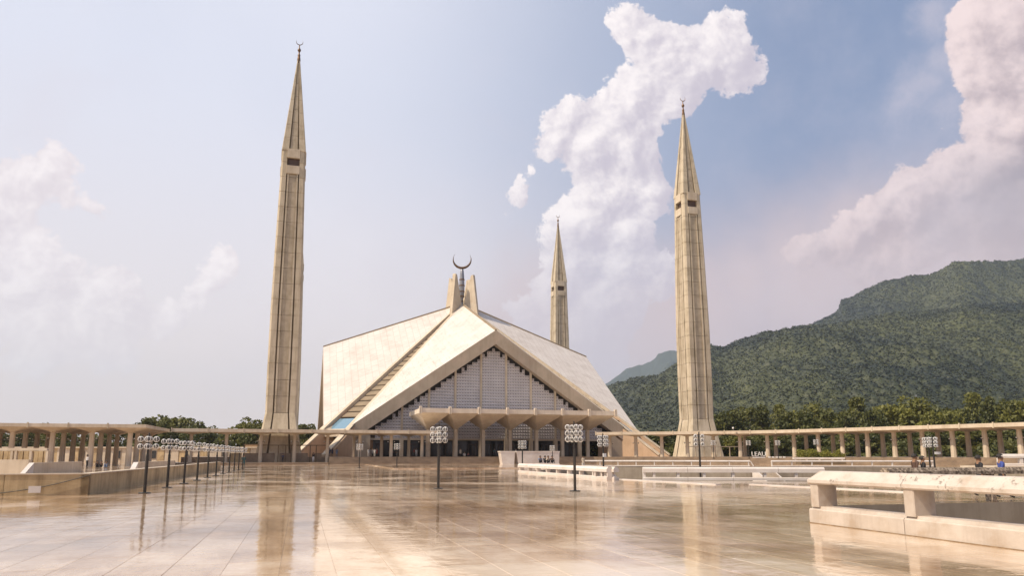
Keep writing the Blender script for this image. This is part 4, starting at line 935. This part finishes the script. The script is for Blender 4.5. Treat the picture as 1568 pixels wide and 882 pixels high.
hg = thing('hedge', 'sunlit yellow-green hedge growing behind the low white bench', 'hedge', (0,0,0)); put('foliage', leafmesh('foliage', hp, .12, [rr.uniform() for _ in hp], hedge_m, rr), hg)
MB().box(hx0,hx1,115,117.2,.2,1.1).obj('bed', soil_m, hg)
# white lettering
def text(s_, size, loc, rz, m, parent, name, ext=.06):
    cu = bpy.data.curves.new(name, 'FONT'); cu.body = s_; cu.size = size; cu.extrude = ext; cu.align_x = 'CENTER'
    tmp = bpy.data.objects.new('tmp', cu); COL.objects.link(tmp); dg = bpy.context.evaluated_depsgraph_get(); me = bpy.data.meshes.new_from_object(tmp.evaluated_get(dg)); bpy.data.objects.remove(tmp)
    me.materials.clear(); me.materials.append(m); return put(name, me, parent, loc, (math.pi/2, 0, rz))
lt = thing('letter_sign', 'small white free-standing letters on a base near the right minaret', 'sign', Vector((onY(1162,700,122).x,122,PZ-.1)), 0)
text('LEAU', 1.05, (0,0,.28), 0, white_p, lt, 'lettering')
MB().box(-1.0,1.0,-.15,.15,0,.12).obj('base', white_p, lt)
for i in range(5): MB().box(1.6+i*.62,1.95+i*.62,-.1,.1,.0,.22).obj('block', white_p, lt)
# bird-sized ornaments on the walkway roof and the finials of the left roof
for px, Y, z in ((1125,138,6.3),):
    t = thing('roof_lamp', 'small white lamp standing on the right walkway roof', 'lamp', (onY(px,655,Y).x, Y+1, z)); MB().tube((0,0,0),(0,0,.35),.04,n=6).obj('stem', band_m, t); MB().sphere((0,0,.5),.2,10,6).obj('globe', white_p, t, True)
# power pylon on the hillside
py = onY(1402,602,620); t = thing('pylon', 'slender lattice pylon standing on the wooded slope at the right', 'pylon', (py.x,620,-3.0)); b = MB(); Hh = 56.
for sx in (-1,1):
    for sy in (-1,1): b.tube((sx*3,sy*3,0),(sx*.4,sy*.4,Hh),.11,.07,4)
for k in range(9):
    w0 = 3-2.6*k/9; w1 = 3-2.6*(k+1)/9; z0 = Hh*k/9; z1 = Hh*(k+1)/9
    for s in (-1,1): b.tube((-w0,s*w0,z0),(w1,s*w1,z1),.06,n=4); b.tube((w0,s*w0,z0),(-w1,s*w1,z1),.06,n=4); b.tube((s*w0,-w0,z0),(s*w1,w1,z1),.06,n=4)
b.obj('lattice', band_m, t); b = MB()
for z, w in ((24,6),(28.5,5),(33,4)): b.tube((-w,0,z),(w,0,z),.1,n=4)
b.obj('cross_arm', band_m, t)

# ---------------------------------------------------------------- hills
def vnoise(x, y, seed=0):
    xi = np.floor(x).astype(np.int64); yi = np.floor(y).astype(np.int64); xf = x-xi; yf = y-yi
    def h(a, b): v = np.sin(a*127.1 + b*311.7 + seed*74.7)*43758.5453; return v-np.floor(v)
    sx = xf*xf*(3-2*xf); sy = yf*yf*(3-2*yf)
    return (h(xi,yi)*(1-sx)+h(xi+1,yi)*sx)*(1-sy)+(h(xi,yi+1)*(1-sx)+h(xi+1,yi+1)*sx)*sy
def fbm(x, y, o=5, seed=0):
    s = 0; a = .5
    for k in range(o): s = s + a*vnoise(x, y, seed+k); x = x*2.03+17; y = y*2.03+5; a *= .5
    return s
def crowns(X, Y, cell, hmax, seed):
    best = np.zeros_like(X); tint = np.zeros_like(X); ci = np.floor(X/cell); cj = np.floor(Y/cell)
    for di in (-1,0,1):
        for dj in (-1,0,1):
            a = ci+di; b_ = cj+dj
            def h(k): v = np.sin(a*127.1+b_*311.7+(seed+k)*74.7)*43758.5453; return v-np.floor(v)
            cx = (a+.2+.6*h(0))*cell; cy = (b_+.2+.6*h(1))*cell; r = cell*(.52+.4*h(2)); q = 1-((X-cx)**2+(Y-cy)**2)/r**2
            hh = np.sqrt(np.clip(q, 0, 1))*hmax*(.45+.75*h(2)); m = hh > best; best = np.where(m, hh, best); tint = np.where(m, h(3), tint)
    return best, tint
def ridge(pts, d):
    ax = np.array([(p[0]-CX)/1115. for p in pts]); hz = np.array([onY(p[0], p[1], 1.).z-EYE for p in pts]); return ax, hz   # tan elevation per unit Y
RA = [(860,650),(905,610),(940,592),(975,583),(1010,577),(1045,556),(1085,531),(1118,530),(1150,518),(1180,511),(1205,507),(1240,502),(1265,500),(1290,497),(1320,492),(1400,480),(1500,470),(1600,465),(1800,440)]
RB = [(1100,640),(1200,540),(1238,508),(1262,495),(1285,484),(1300,476),(1306,460),(1320,456),(1345,444),(1375,431),(1420,424),(1450,423),(1475,411),(1490,403),(1520,401),(1545,402),(1568,400),(1600,398),(1700,380),(1800,390)]
def hill(name, lab, pts_list, az0, az1, d0, d1, na, nr, m, cell, ch, seed, power=1.0):
    a = np.linspace(az0, az1, na); r = d0*(d1/d0)**np.linspace(0, 1, nr); A, R_ = np.meshgrid(a, r)
    X = A*R_; Y = R_; Z = np.full_like(X, -3.6)
    for pts, dr, ds, pw in pts_list:
        ax, hz = ridge(pts, dr); T = np.interp(A, ax, hz); wob = 1+.10*(fbm(A*9, A*0+3, 3, seed)-.5)*2
        D = dr*wob; zr = T*D
        s = np.clip((R_-ds)/(D-ds), 0, 1); shape = s**pw
        spur = (np.abs(fbm(X/260, Y/420, 5, seed+9)-.5)*2)
        zz = zr*shape + zr*.62*(spur-.30)*s*(1-s)*2.0 + 14*(fbm(X/60, Y/60, 4, seed+4)-.5)*s*(1-s)*2
        back = np.clip((R_-D)/(D*.6), 0, 1); zz = np.where(R_ > D, zr*(1-back)-30*back, zz); Z = np.maximum(Z, zz)
    slope_m = np.clip((Z+3.6)/12, 0, 1)
    cr_, tn = crowns(X, Y, cell, ch, seed); cr2, tn2 = crowns(X+31, Y+17, cell*.55, ch*.55, seed+3)
    dens = np.clip((fbm(X/70, Y/70, 4, seed+2)-.22)*3, .25, 1)
    Z = Z + np.maximum(cr_, cr2)*slope_m*dens
    tint = np.where(cr_ > cr2, tn, tn2)*.34 + 1.25*fbm(X/170, Y/230, 4, seed+6) - .34
    v = np.stack([X, Y, Z], -1).reshape(-1, 3)
    idx = np.arange(na*nr).reshape(nr, na); f = np.stack([idx[:-1,:-1], idx[:-1,1:], idx[1:,1:], idx[1:,:-1]], -1).reshape(-1, 4)
    me = bpy.data.meshes.new(name); me.vertices.add(len(v)); me.vertices.foreach_set('co', v.ravel()); me.loops.add(len(f)*4); me.loops.foreach_set('vertex_index', f.ravel().astype(np.int32))
    me.polygons.add(len(f)); me.polygons.foreach_set('loop_start', np.arange(len(f), dtype=np.int32)*4); me.update(calc_edges=True)
    at = me.attributes.new('tint', 'FLOAT', 'POINT'); at.data.foreach_set('value', np.clip(tint, 0, 1).astype(np.float32).ravel())
    me.materials.append(m); return struct(put(name, me), label=lab)
def hill_clumps(me, n_, size, seed):
    rr = np.random.default_rng(seed); nv = len(me.vertices); co = np.empty(nv*3); me.vertices.foreach_get('co', co); co = co.reshape(-1, 3)
    tn = np.empty(nv, dtype=np.float32); me.attributes['tint'].data.foreach_get('value', tn)
    w = (co[:,2] > 2)*(co[:,1]**1.1); idx = rr.choice(nv, n_, p=w/w.sum()); c = co[idx] + rr.normal(size=(n_,3))*np.array([1.5,1.5,.6])
    a = rr.normal(size=(n_,3))*np.array([1,1,.08]); a /= np.linalg.norm(a, axis=1)[:,None]; b = np.cross(a, rr.normal(size=(n_,3))*np.array([.3,.3,1])+np.array([0,0,.8])); b /= np.linalg.norm(b, axis=1)[:,None]
    sz = size*rr.uniform(.5,1.3,(n_,1))*(co[idx,1:2]/1200)**.5; q = np.stack([c+a*sz, c+b*sz*.8, c-a*sz, c-b*sz*.8+[0,0,.6]], 1).reshape(-1,3)
    t = np.clip(np.repeat(tn[idx]+rr.normal(size=n_)*.05, 4), 0, 1)
    m2 = bpy.data.meshes.new('hillside_foliage'); m2.vertices.add(len(q)); m2.vertices.foreach_set('co', q.ravel()); m2.loops.add(n_*4); m2.loops.foreach_set('vertex_index', np.arange(n_*4, dtype=np.int32))
    m2.polygons.add(n_); m2.polygons.foreach_set('loop_start', np.arange(n_, dtype=np.int32)*4); m2.update(calc_edges=True)
    m2.attributes.new('tint', 'FLOAT', 'POINT').data.foreach_set('value', t.astype(np.float32)); m2.materials.append(hill_m); return m2
hs = hill('hillside', 'green forested hillside rising to a rocky ridge on the right', [(RA,1500,640,1.0),(RB,2200,1000,1.3)], .06, .86, 630, 2500, 900, 640, hill_m, 10., 8.0, 3)
RC = [(860,640),(900,604),(938,584),(962,565),(985,559),(1005,552),(1014,541),(1030,537),(1050,537),(1075,541),(1110,556),(1160,580),(1220,600)]
struct(put('hillside_foliage', hill_clumps(hs.data, 300000, 1.9, 4)), 'stuff', 'leafy tree tops covering the hillside')
hill('far_hill', 'pale blue far hill in the gap beside the right minaret', [(RC,6000,4300,.9)], .06, .42, 4200, 7400, 260, 90, farhill_m, 60., 9., 21)

# ---------------------------------------------------------------- people
def skinmat(name, c): return mat(name, c, tuple(x*.85 for x in c), 6, .8)
skin = skinmat('skin', (.30,.17,.10)); hair_m = mat('black_hair', (.02,.016,.013)); 
cl = {k: skinmat('cloth_'+k, v) for k, v in dict(white=(.72,.70,.68), cream=(.62,.52,.40), black=(.02,.02,.022), navy=(.03,.04,.09), blue=(.05,.08,.30), brown=(.09,.05,.035), red=(.30,.05,.04), grey=(.25,.25,.26), teal=(.05,.12,.12), denim=(.17,.24,.38)).items()}
def skel(pose):
    # joints: name -> (pos, radius); x = right, y = back, z = up; faces -y
    J = {}
    if pose in ('stand','walk'):
        st_ = .20 if pose == 'walk' else 0
        J = dict(pel=((0,0,.93),.135), spi=((0,0,1.12),.125), che=((0,-.01,1.32),.15), nec=((0,0,1.47),.06), hea=((0,-.025,1.57),.118), cro=((0,-.01,1.65),.112),
                 hl=((-.10,0,.86),.095), kl=((-.10,-.04-st_*.5,.48),.06), al=((-.10,.02-st_,.09),.042), tl=((-.11,-.15-st_,.04),.035),
                 hr=((.10,0,.86),.095), kr=((.10,-.04+st_*.4,.48),.06), ar=((.10,.04+st_,.10),.042), tr=((.11,-.12+st_,.04),.035),
                 sl=((-.19,0,1.38),.062), el=((-.24,.03+st_*.4,1.12),.043), wl=((-.23,-.08+st_*.6,.88),.033), ml=((-.22,-.11+st_*.6,.79),.028),
                 sr=((.19,0,1.38),.062), er=((.24,.03-st_*.4,1.12),.043), wr=((.23,-.08-st_*.6,.88),.033), mr=((.22,-.11-st_*.6,.79),.028))
    else:   # sitting, seat height 0 for floor sitters with bent knees ('sit'), or on a ledge ('ledge')
        b = .10 if pose == 'sit' else .48
        kz = .50 if pose == 'sit' else .52; kf = -.34 if pose == 'sit' else -.42; az = .06 if pose == 'sit' else .09; af = -.42 if pose == 'sit' else -.42
        J = dict(pel=((0,0,b+.05),.14), spi=((0,.02,b+.22),.125), che=((0,-.04,b+.43),.15), nec=((0,-.07,b+.57),.06), hea=((0,-.105,b+.67),.118), cro=((0,-.09,b+.75),.112),
                 hl=((-.10,-.04,b+.05),.095), kl=((-.13,kf,kz),.06), al=((-.13,af,az),.042), tl=((-.13,af-.15,.04),.035),
                 hr=((.10,-.04,b+.05),.095), kr=((.13,kf,kz),.06), ar=((.13,af,az),.042), tr=((.13,af-.15,.04),.035),
                 sl=((-.19,-.04,b+.49),.062), el=((-.24,-.14,b+.28),.043), wl=((-.12,-.32,max(b+.22,kz)),.033), ml=((-.08,-.38,max(b+.22,kz)),.028),
                 sr=((.19,-.04,b+.49),.062), er=((.24,-.14,b+.28),.043), wr=((.12,-.32,max(b+.22,kz)),.033), mr=((.08,-.38,max(b+.22,kz)),.028))
    E = [('pel','spi'),('spi','che'),('che','nec'),('nec','hea'),('hea','cro'),('pel','hl'),('hl','kl'),('kl','al'),('al','tl'),('pel','hr'),('hr','kr'),('kr','ar'),('ar','tr'),
         ('che','sl'),('sl','el'),('el','wl'),('wl','ml'),('che','sr'),('sr','er'),('er','wr'),('wr','mr')]
    return J, E
def body(pose):
    J, E = skel(pose); ns = list(J); me = bpy.data.meshes.new('body'); me.from_pydata([J[n_][0] for n_ in ns], [(ns.index(a), ns.index(b)) for a, b in E], [])
    o = bpy.data.objects.new('tmp', me); COL.objects.link(o); m = o.modifiers.new('s', 'SKIN'); o.modifiers.new('d', 'SUBSURF').levels = 1
    sv = me.skin_vertices[0].data
    for i, n_ in enumerate(ns): sv[i].radius = (J[n_][1], J[n_][1]*(.8 if n_ in ('che','spi','pel') else 1)); sv[i].use_root = n_ == 'pel'
    bpy.context.view_layer.update(); dg = bpy.context.evaluated_depsgraph_get(); out = bpy.data.meshes.new_from_object(o.evaluated_get(dg)); bpy.data.objects.remove(o)
    out.name = 'body'; out.materials.clear()
    for mm in (skin, cl['white'], cl['black'], black_m): out.materials.append(mm)
    reg = {**{k: 0 for k in ('nec','hea','cro','ml','mr','wl','wr')}, **{k: 1 for k in ('spi','che','sl','sr','el','er')}, **{k: 2 for k in ('pel','hl','hr','kl','kr','al','ar')}, 'tl':3,'tr':3}
    segs = []
    for a, b in E:
        for f in (0, .25, .5, .75, 1): segs.append((Vector(J[a][0]).lerp(Vector(J[b][0]), f), reg[a] if f < .5 else reg[b]))
    for p in out.polygons:
        c = p.center; p.material_index = min(segs, key=lambda s: (s[0]-c).length_squared)[1]; p.use_smooth = True
    # hair cap
    h = Vector(J['cro'][0]); hb = MB(); hb.sphere(h+Vector((0,.018,-.02)), .128, 12, 8, 0, (1,1.08,.98)); hm = hb.mesh('hair', hair_m, True)
    bm = bmesh.new(); bm.from_mesh(hm); bmesh.ops.delete(bm, geom=[v for v in bm.verts if v.co.z < h.z-(.10 if v.co.y > h.y+.01 else .0)], context='VERTS'); bm.to_mesh(hm); bm.free()
    # tunic hem for standing figures
    tu = None
    if pose in ('stand','walk'): tu = MB().loft([[Vector((rx*math.cos(2*math.pi*i/12), ry*math.sin(2*math.pi*i/12), z)) for i in range(12)] for rx, ry, z in ((.215,.15,.66),(.19,.135,.85),(.175,.13,1.02),(.18,.13,1.12))], cap=False).mesh('tunic', cl['white'])
    return out, hm, tu
BODY = {p: body(p) for p in ('stand','walk','sit','ledge')}
def person(pose, loc, face, top, bot, label, grp=None, s=1., tunic=False):
    me, hm, tu = BODY[pose]; t = thing('person', label, 'person', loc, face, grp); t.scale = (s,s,s)
    o = put('body', me, t)
    for i, m_ in ((1, cl[top]), (2, cl[bot])): o.material_slots[i].link = 'OBJECT'; o.material_slots[i].material = m_
    put('hair', hm, t)
    if tunic and tu: q = put('tunic', tu, t); q.material_slots[0].link = 'OBJECT'; q.material_slots[0].material = cl[top]
def at(px, Y, z=0.): return Vector((onY(px, 700, Y).x, Y, z))
PI = math.pi
person('walk', onz(1405,754.5), PI*.55, 'brown', 'black', 'person in a dark brown top, left of the pair walking behind the ramp rail')
person('walk', onz(1417,754.5), PI*.45, 'black', 'denim', 'person in black walking close beside one in brown behind the ramp rail', s=.95)
person('walk', onz(1504,760.5), PI*.5, 'black', 'black', 'person in black walking alone behind the ramp rail', s=.97)
person('walk', onz(1538,763), PI*.45, 'blue', 'black', 'person in a blue top walking at the far right behind the ramp rail')
person('stand', at(134,95), 2.6, 'white', 'black', 'person in a white shirt and dark trousers standing under the left covered hall')
person('sit', at(150,98), .6, 'black', 'black', 'person in black sitting on the floor of the left covered hall, left one of three', 'people sitting in the left hall')
person('sit', at(157,98), -.4, 'brown', 'black', 'person in brown sitting between two others in the left covered hall', 'people sitting in the left hall')
person('sit', at(164,97), .2, 'grey', 'denim', 'person in grey sitting at the right of three in the left covered hall', 'people sitting in the left hall')
person('stand', onz(372.5,717), .3, 'teal', 'teal', 'person in dark green standing by the end of the left lamp row', tunic=True)
person('stand', G(-44.4,52.0,.36), .2, 'navy', 'black', 'person in dark blue sitting low before the left minaret frame', s=.9)
person('stand', G(-39.0,52.0,.36), .2, 'black', 'white', 'person in black standing in the gap of the low slab wall', s=1.)
person('stand', at(504.5,141,PZ), 2.9, 'navy', 'navy', 'person in dark navy robe standing left of another on the podium edge by the buttress', tunic=True)
person('stand', at(508.5,142,PZ), .4, 'navy', 'black', 'person in navy standing middle of three on the podium edge by the buttress', tunic=True)
person('stand', at(515.5,142,PZ), .1, 'denim', 'denim', 'person in pale blue robe standing right of the three by the buttress', tunic=True)
crowd = [(564,.5,'white'),(567.5,2.,'white'),(570.5,.2,'grey'),(573.5,3.,'white'),(577,1.,'red'),(597,.5,'black'),(600.5,2.4,'navy'),(604,.2,'black'),(607.5,.9,'black'),(634,1.,'red'),(637.5,0.,'white'),(655,1.,'denim'),(705,.2,'cream'),(757,.4,'teal'),(790,1.2,'white')]
nm = ['leftmost','second','third','fourth','fifth','sixth','seventh','eighth','ninth','tenth','eleventh','twelfth','thirteenth','fourteenth','rightmost']
for i, (px, fa, c_) in enumerate(crowd):
    person('stand', at(px, 151+(i*3)%4, PZ), fa, c_, 'white' if c_ == 'white' else 'black', '%s figure of the people standing in the shaded porch, dressed in %s' % (nm[i], c_), 'people standing in the porch', tunic=i % 2 == 0)
person('sit', at(711,145.5,PZ), .2, 'white', 'cream', 'person in white sitting on the podium edge before the porch, left of two')
person('sit', at(717,145.5,PZ), .5, 'red', 'black', 'person in red sitting on the podium edge before the porch, right of two', s=.9)
sg = [(827,'denim','sit',.2),(834,'black','sit',2.6),(839,'cream','stand',.2),(845,'brown','sit',.4)]
lbs = ['person in a pale blue top sitting leftmost of the group behind the court railing','person in black sitting second from left behind the court railing','person in a cream shirt sitting among the group behind the court railing','person in brown sitting rightmost of the group behind the court railing']
for (px, c_, ps, fa), lb in zip(sg, lbs):
    person('sit', at(px, 100, .55), fa, c_, 'black', lb, 'group sitting behind the court railing', s=1.12)
ldg = tag(MB().box(at(820,100).x, at(856,100).x, 99.2, 100.9, 0, .55).obj('stone_ledge', railw_m), 'low white stone ledge on which the group behind the court railing sits', 'ledge')
person('stand', at(893,99,.0), .1, 'cream', 'white', 'small person in cream standing alone behind the far court railing', s=.9, tunic=True)
person('stand', at(1052.5,151,PZ), .1, 'red', 'brown', 'person in a red robe standing before the right minaret', tunic=True)

# ---------------------------------------------------------------- air
hz = MB().box(-5200, 5200, -600, 8200, -4.6, 960).obj('haze', []); hz['kind'] = 'stuff'; hz['label'] = 'thin warm-weather haze in the air'
hm = bpy.data.materials.new('haze'); hm.use_nodes = True; N = hm.node_tree.nodes; N.clear(); o = N.new('ShaderNodeOutputMaterial'); v = N.new('ShaderNodeVolumePrincipled')
v.inputs['Color'].default_value = (.72,.83,1.,1); v.inputs['Density'].default_value = .00008; v.inputs['Anisotropy'].default_value = .2; hm.node_tree.links.new(v.outputs[0], o.inputs['Volume']); hz.data.materials.append(hm)
S.cycles.volume_bounces = 1; S.cycles.max_bounces = 8
